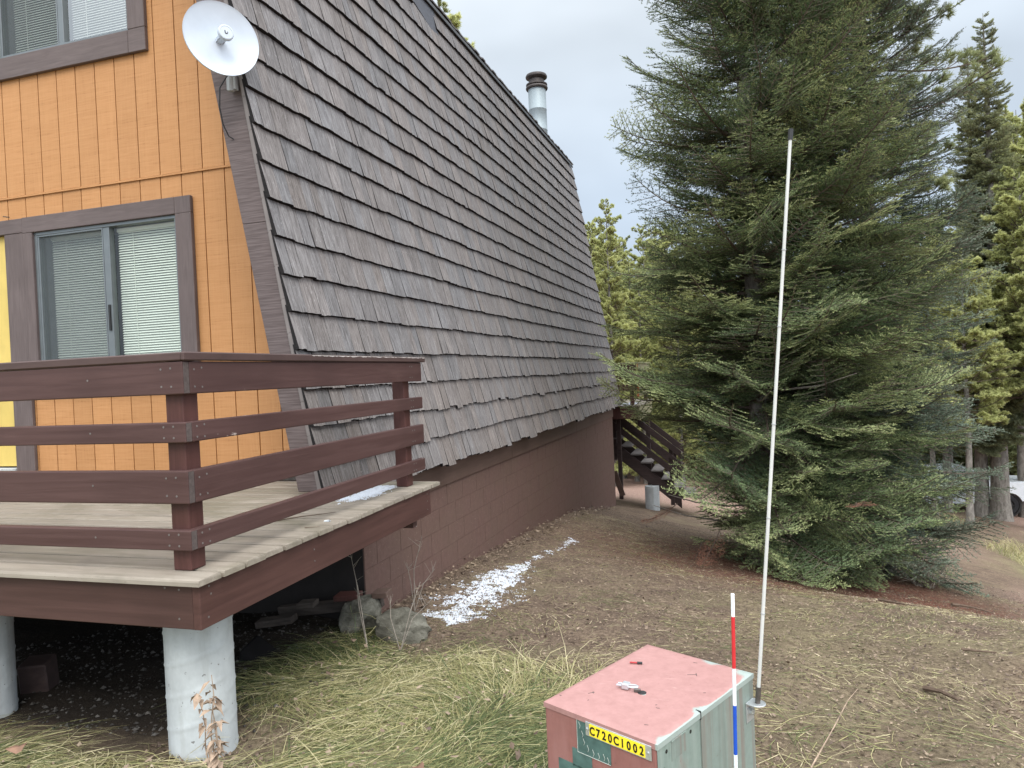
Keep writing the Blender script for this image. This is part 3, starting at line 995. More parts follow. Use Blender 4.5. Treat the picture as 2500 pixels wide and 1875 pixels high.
# windows
def slider(name, x0, x1, z0, z1, mull0, mull1, tr, trims, left_screen, bright, label=None):
    w = MB()
    yo = YF - 0.035
    for bx in trims:
        w.box(*bx)
    wob = w.build(name, ['trim_x', 'trim_z'], house, bevel=0.004)
    if label:
        wob['label'] = label
    fr = MB()
    t_ = 0.028
    for a, b_, c, d in ((x0, x1, z1 - t_, z1), (x0, x1, z0, z0 + t_)):
        fr.box(a, b_, YF - 0.018, YF + 0.05, c, d)
    for a, b_ in ((x0, x0 + t_), (x1 - t_, x1)):
        fr.box(a, b_, YF - 0.017, YF + 0.05, z0 + t_, z1 - t_)
    fr.box(mull0, mull1, YF - 0.010, YF + 0.045, z0 + t_, z1 - t_)
    fr.box(mull0 - 0.012, mull0 - 0.001, YF - 0.014, YF + 0.02, z0 + t_, z1 - t_)
    fr.box(x0 + t_, mull0 - 0.012, YF - 0.014, YF + 0.01, z1 - t_ - 0.016, z1 - t_)
    fr.box(x0 + t_ + .001, x0 + t_ + 0.02, YF - 0.014, YF + 0.01, z0 + t_, z1 - t_ - 0.016)
    fr.build('window_frame', 'window_alu', wob, bevel=0.002)
    for a, b_, mt_ in ((x0 + t_, mull0, 'glass'), (mull1, x1 - t_, 'glass_bright' if bright else 'glass')):
        g_ = MB().add([(a, YF + .02, z0 + t_), (b_, YF + .02, z0 + t_), (b_, YF + .02, z1 - t_), (a, YF + .02, z1 - t_)], [(0, 1, 2, 3)])
        g_.build('pane', mt_, wob)
    if left_screen:
        g_ = MB().add([(x0 + t_, YF - 0.004, z0 + t_), (mull0 - .012, YF - 0.004, z0 + t_), (mull0 - .012, YF - 0.004, z1 - t_), (x0 + t_, YF - 0.004, z1 - t_)], [(0, 1, 2, 3)])
        g_.build('insect_screen', 'screen', wob)
    bl_ = MB()
    zz = z0 + t_ + 0.01
    while zz < z1 - t_ - 0.03:
        for a, b_ in ((x0 + t_ + .06, mull0 - .002), (mull1 + .004, x1 - t_ - .015)):
            bl_.hexa([(a, YF + .078, zz - .009), (b_, YF + .078, zz - .009), (b_, YF + .094, zz + .009), (a, YF + .094, zz + .009),
                      (a, YF + .0775, zz - .008), (b_, YF + .0775, zz - .008), (b_, YF + .0935, zz + .010), (a, YF + .0935, zz + .010)])
        zz += 0.0215
    for a, b_ in ((x0 + t_ + .06, mull0 - .002), (mull1 + .004, x1 - t_ - .015)):
        bl_.box(a, b_, YF + .07, YF + .10, z1 - t_ - .035, z1 - t_ - .004)
        for q in (.25, .93):
            xx = a + (b_ - a) * q
            bl_.tube([(xx, YF + .075, z0 + .03), (xx, YF + .075, z1 - .06)], .0022, 5)
    bl_.build('blind', 'blind', wob)
    rm = MB()
    rm.add([(x0, YF + .055, z0), (x1, YF + .055, z0), (x1, YF + .055, z1), (x0, YF + .055, z1), (x0, YF + .35, z0), (x1, YF + .35, z0), (x1, YF + .35, z1), (x0, YF + .35, z1)],
           [(4, 5, 6, 7), (0, 1, 5, 4), (1, 2, 6, 5), (2, 3, 7, 6), (3, 0, 4, 7)])
    rm.build('reveal', 'room_dark', wob)
    return wob


yt0, yt1 = YF - 0.042, YF - 0.004
tw = [(-5.898, -4.257, yt0, yt1, 3.029, 3.168, 0), (-4.257 + .0, -4.100, yt0, yt1, 1.62, 3.029, 1), (-4.2565, -4.1005, yt0 + .001, yt1, 3.0291, 3.168, 1),
      (-5.898, -5.79, yt0, yt1, 1.62, 3.0285, 1), (-5.789, -4.258, yt0, yt1, 1.60, 1.739, 0)]
lw = slider('window', *WIN1, -5.035, -4.970, None, tw, True, False)
hd = MB().box(-5.008, -4.99, YF - .022, YF - .0105, 2.12, 2.34)
hd.build('sash_handle', 'black', lw)
tw2 = [(-6.25, -4.640, yt0, yt1, 4.405, 4.595, 0), (-4.638, -4.463, yt0, yt1, 4.597, 5.93, 1), (-4.6385, -4.464, yt0 + .001, yt1, 4.405, 4.5965, 0),
       (-6.25, -6.09, yt0, yt1, 4.596, 5.93, 1), (-6.089, -4.639, yt0, yt1, 5.752, 5.93, 0)]
slider('window', *WIN2, -5.402, -5.345, None, tw2, True, True)

# yellow door beside the window, with its brown jambs
dr = MB()
n_ = 36
vs, fs = [], []
xs = np.linspace(DOOR[0], DOOR[1], n_)
zs = np.linspace(DOOR[2] + .06, DOOR[3], n_)
for zq in zs:
    for xq in xs:
        vs.append((xq, YF + 0.012 + 0.016 * (float(fnoise(xq, zq, 3.2, 3)) - .5), zq))
for i in range(n_ - 1):
    for j in range(n_ - 1):
        a = i * n_ + j
        fs.append((a, a + 1, a + n_ + 1, a + n_))
dr.add(vs, fs)
drb = dr.build('door', 'yellow_door', house, smooth=True)
drb['label'] = 'wrinkled yellow door left of the lower window'
dj = MB()
dj.box(-6.118, -5.9, yt0 + .006, yt1, 0.84, 3.036, 1)
dj.box(-8.2, -5.9, yt0 + .004, yt1, 3.038, 3.166, 0)
dj.box(-8.2, -8.0, yt0 + .006, yt1, 0.84, 3.036, 1)
dj.build('door_frame', ['trim_x', 'trim_z'], drb, bevel=0.004)
MB().box(DOOR[0], DOOR[1], YF - 0.05, YF + 0.03, 0.845, 0.945).build('door_sill', 'concrete', drb, bevel=0.004)
MB().box(-5.9, -2.95, YF - .02, YF - .001, 0.836, 0.872).build('base_flashing', 'steel_dark', house)
# bent nail and cable clip scraps above the trim
MB().tube([(-6.10, YF - .045, 3.20), (-6.03, YF - .05, 3.185)], .006, 6).build('wire_stub', 'twig_brown', house)

# ================================================================== FRONT DECK
deck = thing('deck', (-5.0, 3.6, 0.83), 'brown front deck with pale composite boards and four rail fence', 'deck')
DXR, ZD = -2.032, 0.833
db = MB()
y = 2.331
i = 0
while y < 4.80:
    w = 0.1335 if y + 0.148 < 4.8 else 4.845 - y
    ye = y + w
    xl = -9.5
    t1 = random.uniform(0.94, 1.05)
    r_ = 0.011
    xo = DXR + random.uniform(-.006, .006)
    if ye > 4.2:      # notched round the sloping wall
        pass
    p = []
    for xx in (xl, xo):
        p.append([(xx, y + (r_ if k in (0, 3) else -r_) * 0, 0) for k in range(4)])
    prof = [(y, .806), (ye, .806), (ye, ZD - r_), (ye - r_ * .3, ZD - r_ * .3), (ye - r_, ZD), (y + r_, ZD), (y + r_ * .3, ZD - r_ * .3), (y, ZD - r_)]
    n = len(prof)
    vs = [(xl, a, c) for a, c in prof] + [(xo - (0.003 if c > ZD - .002 else 0), a, c) for a, c in prof]
    db.add(vs, [tuple(range(n)), tuple(reversed(range(n, 2 * n)))] + [(k, (k + 1) % n, n + (k + 1) % n, n + k) for k in range(n)], 0, (t1, t1 * .995, t1 * .98))
    y += 0.148
    i += 1
db.build('deck_boards', 'deck_board', deck)


def plank(name, box, mt_, parent, bev=0.004, nails=(), face=None):
    o = MB().box(*box).build(name, mt_, parent, bevel=bev, seg=2)
    return o


def nails(parent, pts, axis_):
    d = Vector((0, 1, 0)) if axis_ == 'y' else Vector((-1, 0, 0))
    for p in pts:
        p = Vector(p)
        MB().tube([p - d * .0012, p + d * .002], [.0048, .0048], 7).build('nail', 'nail', parent)


fo = plank('fascia', (-9.5, -2.0955, 2.368, 2.406, .618, .8055), 'fascia_x', deck)
nails(fo, [(-2.16, 2.368, .78), (-2.165, 2.368, .66), (-2.23, 2.368, .785)], 'y')
fo = plank('fascia', (-2.095, -2.057, 2.366, 4.72, .618, .8055), 'fascia_y', deck)
nails(fo, [(-2.057, 2.42, .785), (-2.057, 2.43, .75), (-2.057, 2.41, .66), (-2.057, 4.66, .77), (-2.057, 4.66, .72), (-2.057, 4.66, .66), (-2.057, 3.2, .74), (-2.057, 3.2, .68)], 'x')
jo = MB()
for x in np.arange(-9.2, -2.3, 0.6):
    jo.box(x, x + .038, 2.41, 4.86, .62, .804)
jo.box(-2.35, -2.10, 4.50, 4.56, .56, .616)
jo.box(-9.4, -2.06, 2.36, 4.84, .8055, .8075)  # added dark sheet behind the board gaps, standing in for their shade
jo.build('joists_gap_sheet', 'rail_y', deck)
PX0, PX1 = -2.253, -2.164
plank('post', (PX0, PX1, 2.448, 2.537, ZD + .001, 1.712), 'post_red', deck, 0.005)
plank('post', (PX0, PX1, 4.580, 4.669, ZD + .001, 1.712), 'post_red', deck, 0.005)
for x in (-4.1, -6.0, -7.9):
    plank('post', (x - .045, x + .044, 2.448, 2.537, ZD + .001, 1.712), 'post_red', deck, 0.005)
for z0, z1 in ((1.575, 1.711), (1.375, 1.460), (1.121, 1.259), (0.927, 1.012)):
    ro = plank('rail', (-9.5, -2.1235, 2.409, 2.4465, z0, z1), 'rail_x', deck, 0.005)
    h_ = z1 - z0
    nails(ro, [(PX0 + .02, 2.409, z0 + .25 * h_), (PX0 + .02, 2.409, z1 - .22 * h_), (PX1 - .02, 2.409, z0 + .24 * h_), (PX1 - .02, 2.409, z1 - .2 * h_), (-2.62, 2.409, z0 + .55 * h_)], 'y')
    MB().box(-2.1232, -2.1228, 2.412, 2.4435, z0 + .004, z1 - .004).build('end_grain', 'end_grain', ro)
    ro = plank('rail', (-2.1625, -2.1240, 2.4475, 4.81, z0, z1), 'rail_y', deck, 0.005)
    nails(ro, [(-2.124, 2.475, z0 + .22 * h_), (-2.124, 2.475, z1 - .25 * h_), (-2.124, 2.52, z0 + .2 * h_), (-2.124, 2.52, z1 - .2 * h_),
               (-2.124, 4.61, z0 + .22 * h_), (-2.124, 4.645, z1 - .22 * h_), (-2.124, 4.61, z1 - .22 * h_), (-2.124, 4.645, z0 + .22 * h_)], 'x')
co = MB()
co.box(-9.5, -2.128, 2.402, 2.53, 1.7135, 1.7495)
co.build('rail_cap', 'rail_cap', deck, bevel=0.005)
co = MB()
co.hexa([(-2.127, 2.402, 1.713), (-2.110, 2.402, 1.713), (-2.110, 4.86, 1.713), (-2.255, 4.86, 1.713), (-2.127, 2.402, 1.750), (-2.110, 2.402, 1.750), (-2.110, 4.86, 1.750), (-2.255, 4.86, 1.750)])
co_last = co.build('rail_cap', 'rail_cap', deck, bevel=0.005)

wr = MB()
rw0 = random.Random(8)
y = 3.35
while y < 4.83:
    l = rw0.uniform(.02, .16)
    if True:
        e = min(y + l, 4.85)
        k_ = 5
        zt = [rw0.uniform(.0015, .007) for _ in range(k_ + 1)]
        for j in range(k_):
            a, c = y + (e - y) * j / k_, y + (e - y) * (j + 1) / k_
            za, zc = (0.001 if j == 0 else zt[j]), (0.001 if j == k_ - 1 else zt[j + 1])
            wr.add([(-2.1092, a, 1.7455 - za), (-2.1092, c, 1.7455 - zc), (-2.1092, c, 1.7458), (-2.1092, a, 1.7458)], [(0, 1, 2, 3)])
            wr.add([(-2.113, a, 1.7506), (-2.113, c, 1.7506), (-2.113 - zc * 2, c, 1.7506), (-2.113 - za * 2, a, 1.7506)], [(0, 1, 2, 3)])
    y += l
wr.build('worn_paint', 'worn_wood', co_last)
# concrete piers with spiral form marks
def pier(x, y, r_, z0, z1, label, group=None):
    o = MB()
    prof = []
    n, mz = 48, 90
    vs, fs = [], []
    for j in range(mz + 1):
        z = z0 + (z1 - z0) * j / mz
        for k in range(n):
            a = 2 * math.pi * k / n
            ph = ((z - a * 0.035) / 0.145) % 1.0
            d = 0.0042 * math.exp(-((ph - .5) / .035) ** 2)
            chip = 0.0
            if j > mz - 4:
                chip = 0.012 * max(0, float(fnoise(a * 2.2, 3.0, 1.5, 2)) - .45)
            rr_ = r_ + d - chip * (j - mz + 4)
            vs.append((x + rr_ * math.cos(a), y + rr_ * math.sin(a), z))
    for j in range(mz):
        for k in range(n):
            fs.append((j * n + k, j * n + (k + 1) % n, (j + 1) * n + (k + 1) % n, (j + 1) * n + k))
    fs.append(tuple(mz * n + k for k in range(n)))
    o.add(vs, fs)
    return tag(o.build('concrete_pier', 'concrete', None, smooth=True), label, 'pier', group)


pier(-2.365, 2.70, .147, -.35, .615, 'round white concrete pier under the front corner of the deck', 'deck piers')
pier(-3.81, 2.76, .147, -.35, .615, 'round grey concrete pier at the left edge, mostly cut off by the frame', 'deck piers')

# snow, sticks, scraps on the deck
def snow_cells(name, x0, x1, y0, y1, N, dens, zf, hmax, label, parent=None):
    """granular snow: overlapping little lumps, thick where the cover is dense, single grains at its edges"""
    r_ = np.random.default_rng(17)
    x, y = r_.uniform(x0, x1, N), r_.uniform(y0, y1, N)
    D = dens(x, y)
    k = r_.random(N) < np.clip(D * .75 + .05, 0, .36) * (D > -.12)
    x, y, D = x[k], y[k], np.clip(D[k], 0, 1)
    n = len(x)
    s = (.0032 + .0062 * D) * r_.lognormal(0, .35, n)
    z = zf(x, y) + .002
    K = 7
    ang = np.linspace(0, 2 * np.pi, K + 1)[None, :] + r_.uniform(0, 6.28, n)[:, None]
    rr = s[:, None] * r_.uniform(.6, 1.3, (n, K + 1))
    rr[:, -1] = rr[:, 0]
    px, py = x[:, None] + rr * np.cos(ang), y[:, None] + rr * np.sin(ang)
    pz = np.repeat((z - .004)[:, None], K + 1, 1)
    ring = np.stack([px, py, pz], -1)
    topc = np.stack([x, y, z + np.minimum(hmax, s * r_.uniform(.35, .9, n))], -1)
    V = np.stack([ring[:, :-1], ring[:, 1:], np.repeat(topc[:, None], K, 1)], 2).reshape(-1, 3, 3)
    o = soup(name, V, np.zeros(len(V)), 'snow')
    tag(o, label, 'snow', kind='stuff')
    return o


def snow_dens(X, Y):
    # band beside the wall, widest near the front
    cx_ = np.interp(Y, [4.9, 5.2, 5.8, 6.6, 7.4, 8.6], [-2.02, -2.13, -2.12, -2.12, -2.05, -1.98])
    hw = np.interp(Y, [4.85, 5.1, 5.5, 6.2, 6.9, 7.3, 8.7], [0.0, .30, .42, .36, .20, .10, .14])
    d = 1 - np.abs(X - cx_) / np.maximum(hw, .01)
    n = fnoise(X, Y, 14, 5, 3)
    n2 = fnoise(X, Y, 3.0, 8, 3)
    thin = np.interp(Y, [5, 6.6, 7.2, 8.9], [0, 0, .32, .42])
    n3 = fnoise(X, Y, 34, 15, 2)
    return 0.95 * d + 1.2 * (n - .5) + 0.8 * (n2 - .5) + 1.1 * (n3 - .5) - .34 - thin


snow_cells('snow_patch', -2.75, -1.4, 4.8, 9.2, 190000, snow_dens, terr, .014, 'thin patch of white snow on the ground along the foundation')
snow_cells('snow_patch', -2.42, -2.16, 3.75, 4.62, 16000,
           lambda X, Y: 0.9 * (1 - np.abs(X + 2.33 - 0.0 * Y) / .11) + 1.2 * (fnoise(X, Y, 18, 5, 3) - .5) - .05 - 1.2 * (1 - sstep(Y, 3.8, 4.2)),
           lambda X, Y: 0 * X + ZD, .009, 'strip of thin snow lying on the deck boards under the shake wall')

# lean-to things lying about under the deck
def rock(name, loc, size, seed, label, sub=4, rot=(0, 0, 0), hollow=None):
    bm = bmesh.new()
    bmesh.ops.create_icosphere(bm, subdivisions=sub, radius=1)
    rr = np.random.default_rng(seed)
    planes = [(Vector(rr.normal(size=3)).normalized(), rr.uniform(.62, .9)) for _ in range(9)]
    for v in bm.verts:
        p = v.co.copy()
        for n_, d_ in planes:
            q = p.dot(n_)
            if q > d_:
                p -= n_ * (q - d_) * .85
        nn_ = float(fnoise(p.x * 1.3 + seed, p.y * 1.3 + p.z * 2.1, 2.2, 1))
        p *= 1 + .30 * (nn_ - .5)
        p *= 1 + .10 * (float(fnoise(p.x + p.z * 1.7, p.y - p.z, 7, 3)) - .5)
        if hollow is not None:
            hd_ = Vector(hollow)
            w_ = math.exp(-((p - hd_).length / .48) ** 2)
            p -= hd_.normalized() * .45 * w_
        v.co = p
    R_ = Matrix.Rotation(rot[2], 3, 'Z') @ Matrix.Rotation(rot[1], 3, 'Y') @ Matrix.Rotation(rot[0], 3, 'X')
    for v in bm.verts:
        v.co = Vector(loc) + R_ @ Vector((v.co.x * size[0], v.co.y * size[1], v.co.z * size[2]))
    me = bpy.data.meshes.new(name)
    bm.to_mesh(me)
    bm.free()
    me.materials.append(MATS['rock'])
    me.polygons.foreach_set('use_smooth', [True] * len(me.polygons))
    me.set_sharp_from_angle(angle=rad(28))
    o = bpy.data.objects.new(name, me)
    COL.objects.link(o)
    return tag(o, label, 'rock', 'rocks at the corner of the foundation')


rock('rock', (-2.62, 4.60, -.14), (.17, .14, .21), 4, 'upright grey rock with a hollow, leaning against the scrap boards', rot=(0, rad(14), rad(20)), hollow=(.75, -.55, -.25))
rock('rock', (-2.24, 4.52, -.17), (.21, .14, .16), 9, 'wide angular grey rock nearest the snow, right of the hollow rock')


def scrap(name, a, b_, w, h, label, mt_='old_wood', grp='scrap lumber under the deck', side=(0, 1, .1)):
    o = MB().beam(a, b_, w, h, side=side).build(name, mt_, None, bevel=.004)
    return tag(o, label, 'lumber', grp)


scrap('plank', (-3.32, 4.66, -.14), (-2.50, 4.76, -.05), .05, .085, 'long grey plank lying on edge behind the hollow rock')
scrap('plank', (-2.80, 4.62, .012), (-2.63, 4.66, .016), .10, .042, 'short reddish board end above the hollow rock', 'post_red')
scrap('plank', (-2.51, 4.66, .035), (-2.40, 4.68, .040), .10, .042, 'short board end against the foundation corner', 'rim')
scrap('plank', (-3.07, 4.55, -.035), (-2.95, 4.58, -.03), .09, .04, 'dark short block on the left part of the long plank')
scrap('plank', (-3.36, 4.45, -.16), (-3.10, 4.52, -.13), .09, .05, 'dark block at the left end of the long plank')
o = MB().box(-.075, .075, -.07, .07, 0, .20, 0, (1, 1, 1), Matrix.Translation((-3.83, 3.10, tz(-3.8, 3.1) - .03)) @ Matrix.Rotation(rad(25), 4, 'Z') @ Matrix.Rotation(rad(8), 4, 'X')).build('timber_block', 'stair_dark', None, bevel=.008)
tag(o, 'dark timber block behind the pier at the left edge', 'block')
o = MB()
o.hexa([(-3.0, 3.72, -.28), (-2.78, 3.78, -.30), (-2.82, 4.02, -.30), (-3.05, 3.98, -.28), (-2.97, 3.72, -.05), (-2.80, 3.80, -.15), (-2.84, 4.00, -.16), (-3.0, 3.96, -.02)])
tag(o.build('bag', 'sack', None, bevel=.03, seg=3, smooth=True), 'black sack slumped on the gravel under the deck', 'bag')

# ================================================================== UTILITY BOX
BA = rad(-27.3)
bx0 = Vector((-.268, 2.354, 0))
BR = Matrix.Translation(bx0) @ Matrix.Rotation(BA, 4, 'Z')
ub = thing('utility_box', (-.268, 2.354, -.12), 'pink painted metal utility box with green side and yellow number plate', 'utility box')


def bxp(x, y, z):
    return BR @ Vector((x, y, z))


o = MB()
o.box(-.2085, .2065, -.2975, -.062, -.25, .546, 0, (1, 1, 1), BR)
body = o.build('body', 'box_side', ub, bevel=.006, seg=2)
o = MB()
o.box(-.2075, .2085, -.0585, .2975, -.25, .5475, 0, (1, 1, 1), BR)
rear = o.build('rear_body', 'box_green', ub, bevel=.006, seg=2)
o = MB()
o.box(.2068, .2095, -.296, -.063, -.25, .530, 0, (1, 1, 1), BR)
o.build('side_panel', 'box_green', body, bevel=.0015)
o = MB()
o.box(.2088, .2105, -.056, .296, -.25, .541, 0, (1, 1, 1), BR)
o.build('door', 'box_door', rear, bevel=.0015)
# lid, rolled edges; faded pink wearing to green along its right side
mt, t, b = base_mat('box_lid', 0.5, 0.4)
g = noise(t, 28, (1, 1, 1), 5, 0.7)
r = ramp(t, [(0.3, (0.305, 0.160, 0.145)), (0.7, (0.375, 0.203, 0.186))])
t.links.new(g.outputs[0], r.inputs[0])
sc_ = noise(t, 6, (1, 6, 1), 6, 0.8, 1.2, (3, 1, 0))
col = mixc(t, mapr(t, sc_.outputs[0], 0.60, 0.68, 0, 0.45), r.outputs[0], (0.52, 0.33, 0.30))
sp = noise(t, 60, (1, 1, 1), 3, 0.6)
col = mixc(t, mapr(t, sp.outputs[0], 0.66, 0.72, 0, 0.6), col, (0.22, 0.095, 0.08))
ac = attr(t, 'chip')
n4 = noise(t, 14, (1, 1, 1), 5, 0.65)
mm_ = t.nodes.new('ShaderNodeMath'); mm_.operation = 'MULTIPLY_ADD'
t.links.new(n4.outputs[0], mm_.inputs[0]); mm_.inputs[1].default_value = 0.9
t.links.new(ac.outputs['Fac'], mm_.inputs[2])
col = mixc(t, mapr(t, mm_.outputs[0], 0.93, 1.12), col, (0.29, 0.335, 0.305))
t.links.new(col, b.inputs['Base Color'])
bump(t, b, g.outputs[0], 0.15, 0.002)
n_ = 40
vs, fs, chips = [], [], []
us, vv_ = np.linspace(-.211, .212, n_), np.linspace(-.3, .3, n_)
for j in range(n_):
    for i in range(n_):
        e = min(us[i] + .211, .212 - us[i], vv_[j] + .3, .3 - vv_[j])
        vs.append(bxp(us[i], vv_[j], .5505 - .0045 * max(0, 1 - e / .012) ** 2))
        q = 0.0
        for cx_, cy_, rr_ in ((.212, -.27, .055), (.212, -.05, .055), (.205, .285, .10), (.06, .305, .07), (.015, -.07, .018)):
            q = max(q, 1 - math.hypot(us[i] - cx_, (vv_[j] - cy_) * 1.0) / rr_)
        q = max(q, 1 - abs(us[i] - .213) / .012 * 1.0)
        chips.append(max(0, q))
for j in range(n_ - 1):
    for i in range(n_ - 1):
        a = j * n_ + i
        fs.append((a, a + 1, a + n_ + 1, a + n_))
top_n = len(vs)
ring = [j * 1 for j in range(n_)] + [k * n_ + n_ - 1 for k in range(1, n_)] + [(n_ - 1) * n_ + k for k in range(n_ - 2, -1, -1)] + [k * n_ for k in range(n_ - 2, 0, -1)]
for k in ring:
    v = vs[k]
    vs.append(Vector((v.x, v.y, .530)))
    chips.append(chips[k])
L_ = len(ring)
for k in range(L_):
    fs.append((ring[k], top_n + k, top_n + (k + 1) % L_, ring[(k + 1) % L_]))
o = MB().add(vs, fs)
lid = o.build('lid', 'box_lid', ub, smooth=True)
at = lid.data.attributes.new('chip', 'FLOAT', 'POINT')
at.data.foreach_set('value', np.array(chips, np.float32))
# notch in the seam of the lid, hole with dark rim
MB().box(.196, .2128, -.0605, -.0568, .526, .5515, 0, (1, 1, 1), BR).build('seam', 'black', lid)
MB().lathe([(.001, .5512), (.013, .5514), (.0145, .5508), (.0145, .549)], 18, BR @ Matrix.Translation((.004, -.062, .0006))).build('hasp_hole', 'black', lid)
MB().box(-.012, .010, -.004, .004, .551, .562, 0, (1, 1, 1), BR @ Matrix.Translation((-.008, -.068, 0)) @ Matrix.Rotation(rad(35), 4, 'Z')).build('hasp', 'steel_dark', lid, bevel=.002)
# scratches on the lid
for x, y, a, l in ((-.123, -.163, 60, .022), (-.120, -.158, 130, .014), (.06, .155, 40, .03), (.072, .165, 125, .022), (.02, .25, 10, .015), (-.19, -.24, 0, .008), (-.10, -.21, 90, .006), (.16, .06, 50, .008), (.10, -.12, 20, .012), (.085, -.105, 60, .006), (.13, -.23, 30, .012)):
    M_ = BR @ Matrix.Translation((x, y, .5508)) @ Matrix.Rotation(rad(a), 4, 'Z')
    MB().box(-l / 2, l / 2, -.0012, .0012, -.0006, .0002, 0, (1, 1, 1), M_).build('scratch', 'steel_dark', lid)
# front: number plate, old sticker, overpainted squares
yf = -.2975
FM = BR @ Matrix.Translation((0, yf, 0))


def fbox(x0, x1, z0, z1, d0, d1, name, mt_, par, bev=0):
    return MB().box(x0, x1, -d1, -d0, z0, z1, 0, (1, 1, 1), FM).build(name, mt_, par, bevel=bev, seg=2)


fbox(-.078, .048, .430, .532, .0005, .0016, 'sticker', 'sticker', body)
sl = MB()
for x, z in ((-.07, .525), (-.06, .50), (-.055, .478), (-.04, .462), (-.02, .455), (0, .452), (.02, .455), (.035, .45)):
    sl.tube([FM @ Vector((x, -.002, z)), FM @ Vector((x + .006, -.002, z - .012)), FM @ Vector((x + .002, -.002, z - .02))], .0008, 4)
sl.tube([FM @ Vector((-.077, -.002, .43)), FM @ Vector((.047, -.002, .43))], .0009, 4)
sl.tube([FM @ Vector((-.0775, -.002, .53)), FM @ Vector((-.0775, -.002, .43))], .0009, 4)
sl.build('sticker_crack', 'sticker_line', body)
for x0, x1, z0, z1 in ((-.100, -.024, .380, .437), (-.158, -.062, .315, .385), (-.020, .066, .352, .400)):
    fbox(x0, x1, z0, z1, .0005, .0012, 'paint_patch', 'sticker', body)
pl = fbox(-.042, .192, .4935, .5365, .0018, .0045, 'number_plate', 'zinc', body, .002)
fbox(-.026, .172, .4975, .5325, .0047, .0056, 'plate_face', 'plate_yellow', pl)
for i, chx in enumerate("C720C1002"):
    cu = bpy.data.curves.new('digit', 'FONT')
    cu.body = chx
    cu.size = .0345
    cu.align_x = 'CENTER'
    cu.offset = .0011
    cu.extrude = .0003
    tmp = bpy.data.objects.new('digit', cu)
    me = bpy.data.meshes.new_from_object(tmp)
    bpy.data.objects.remove(tmp)
    dg = bpy.data.objects.new('digit', me)
    COL.objects.link(dg)
    me.materials.clear()
    me.materials.append(MATS['ink'])
    for v in me.vertices:
        q = Vector((v.co.x * .80, v.co.y, v.co.z))
        v.co = FM @ Vector((-.015 + i * .0220 + q.x, -.0062 - q.z, .5027 + q.y))
    dg.parent = pl
for x in (-.036, .182):
    MB().lathe([(.0035, 0), (.0035, .002), (.001, .003)], 10, FM @ Matrix.Translation((x, -.0045, .515)) @ Matrix.Rotation(rad(90), 4, 'X')).build('screw', 'zinc', pl)
hb = MB().box(.2097, .2103, -.226, -.146, .468, .528, 0, (1, 1, 1), BR).build('handle_recess', 'box_door', body)
MB().box(.2103, .2125, -.226, -.146, .522, .528, 0, (1, 1, 1), BR).build('handle_lip', 'box_green', body, bevel=.001)
for y, z in ((-.252, .508), (-.268, .462), (-.118, .512)):
    MB().lathe([(.004, 0), (.006, .0008), (.001, .001)], 8, BR @ Matrix.Translation((.2096, y, z)) @ Matrix.Rotation(rad(90), 4, 'Y')).build('paint_chip', 'ink', body)

# padlock lying on the lid
pk = thing('padlock', bxp(-.05, -.068, .552), 'silver padlock lying on the box lid by its hasp hole', 'padlock')
PM = BR @ Matrix.Translation((-.052, -.070, .5525)) @ Matrix.Rotation(rad(12), 4, 'Z')
MB().box(-.012, .012, -.013, .013, 0, .019, 0, (1, 1, 1), PM).build('lock_body', 'zinc', pk, bevel=.003, seg=2)
MB().tube([PM @ Vector(p) for p in ((.012, -.009, .010), (.032, -.009, .012), (.041, -.004, .012), (.041, .004, .012), (.032, .009, .012), (.012, .009, .010))], .0032, 8).build('shackle', 'zinc', pk, smooth=True)
for yy in (-.007, .007):
    MB().tube([PM @ Vector((-.012, yy, .010)), PM @ Vector((-.030, yy + .001, .009))], .0028, 8).build('pin', 'white_plastic', pk)
kn = thing('marker_pen', bxp(-.137, .114, .552), 'small black and red marker pen lying on the box lid', 'pen')
KM = BR @ Matrix.Translation((-.137, .114, .5555)) @ Matrix.Rotation(rad(30), 4, 'Z')
MB().tube([KM @ Vector((-.022, 0, 0)), KM @ Vector((.004, 0, 0))], .0032, 8).build('barrel', 'car_red', kn)
MB().tube([KM @ Vector((.004, 0, 0)), KM @ Vector((.022, 0, 0))], .0045, 8).build('cap', 'black', kn)

# whip marker on its bracket
wm = thing('marker_rod', bxp(.21, .262, .47), 'tall white fibreglass marker rod bolted to the back corner of the box', 'marker rod')
b0 = Vector((.062, 2.552, .462))
t0 = Vector((.2335, 2.56, 2.345))
br_ = MB()
br_.box(.2108, .2145, .235, .285, .40, .468, 0, (1, 1, 1), BR)
br_.box(.2147, .240, .232, .288, .464, .468, 0, (1, 1, 1), BR)
br_.lathe([(.001, .464), (.028, .464), (.028, .468), (.001, .468)], 20, BR @ Matrix.Translation((.24, .26, .0002)))
brk = br_.build('bracket', 'zinc', wm, bevel=.0008)
MB().lathe([(.001, .014), (.009, .014), (.011, .010), (.011, .002), (.015, .002), (.015, 0)], 6, BR @ Matrix.Translation((.2147, .258, .435)) @ Matrix.Rotation(rad(90), 4, 'Y')).build('bolt', 'zinc', brk)
dv = (t0 - b0).normalized()
base = bxp(.242, .260, .468)
tip = base + dv * 1.89
MB().tube([base, base + dv * .055], .0085, 12).build('ferrule', 'steel_dark', wm)
rodp = MB().tube([base + dv * .05, base + dv * 1.0, tip - dv * .03], [.0060, .0056, .0052], 12)
ro = rodp.build('rod', 'rod_white', wm, smooth=True)
for q in (.30, .62, .93, 1.25, 1.5):
    MB().tube([base + dv * q, base + dv * (q + .004)], .0071, 10).build('joint_ring', 'grey_plastic', ro)
MB().tube([tip - dv * .035, tip], .0078, 10).build('rod_cap', 'black', wm)

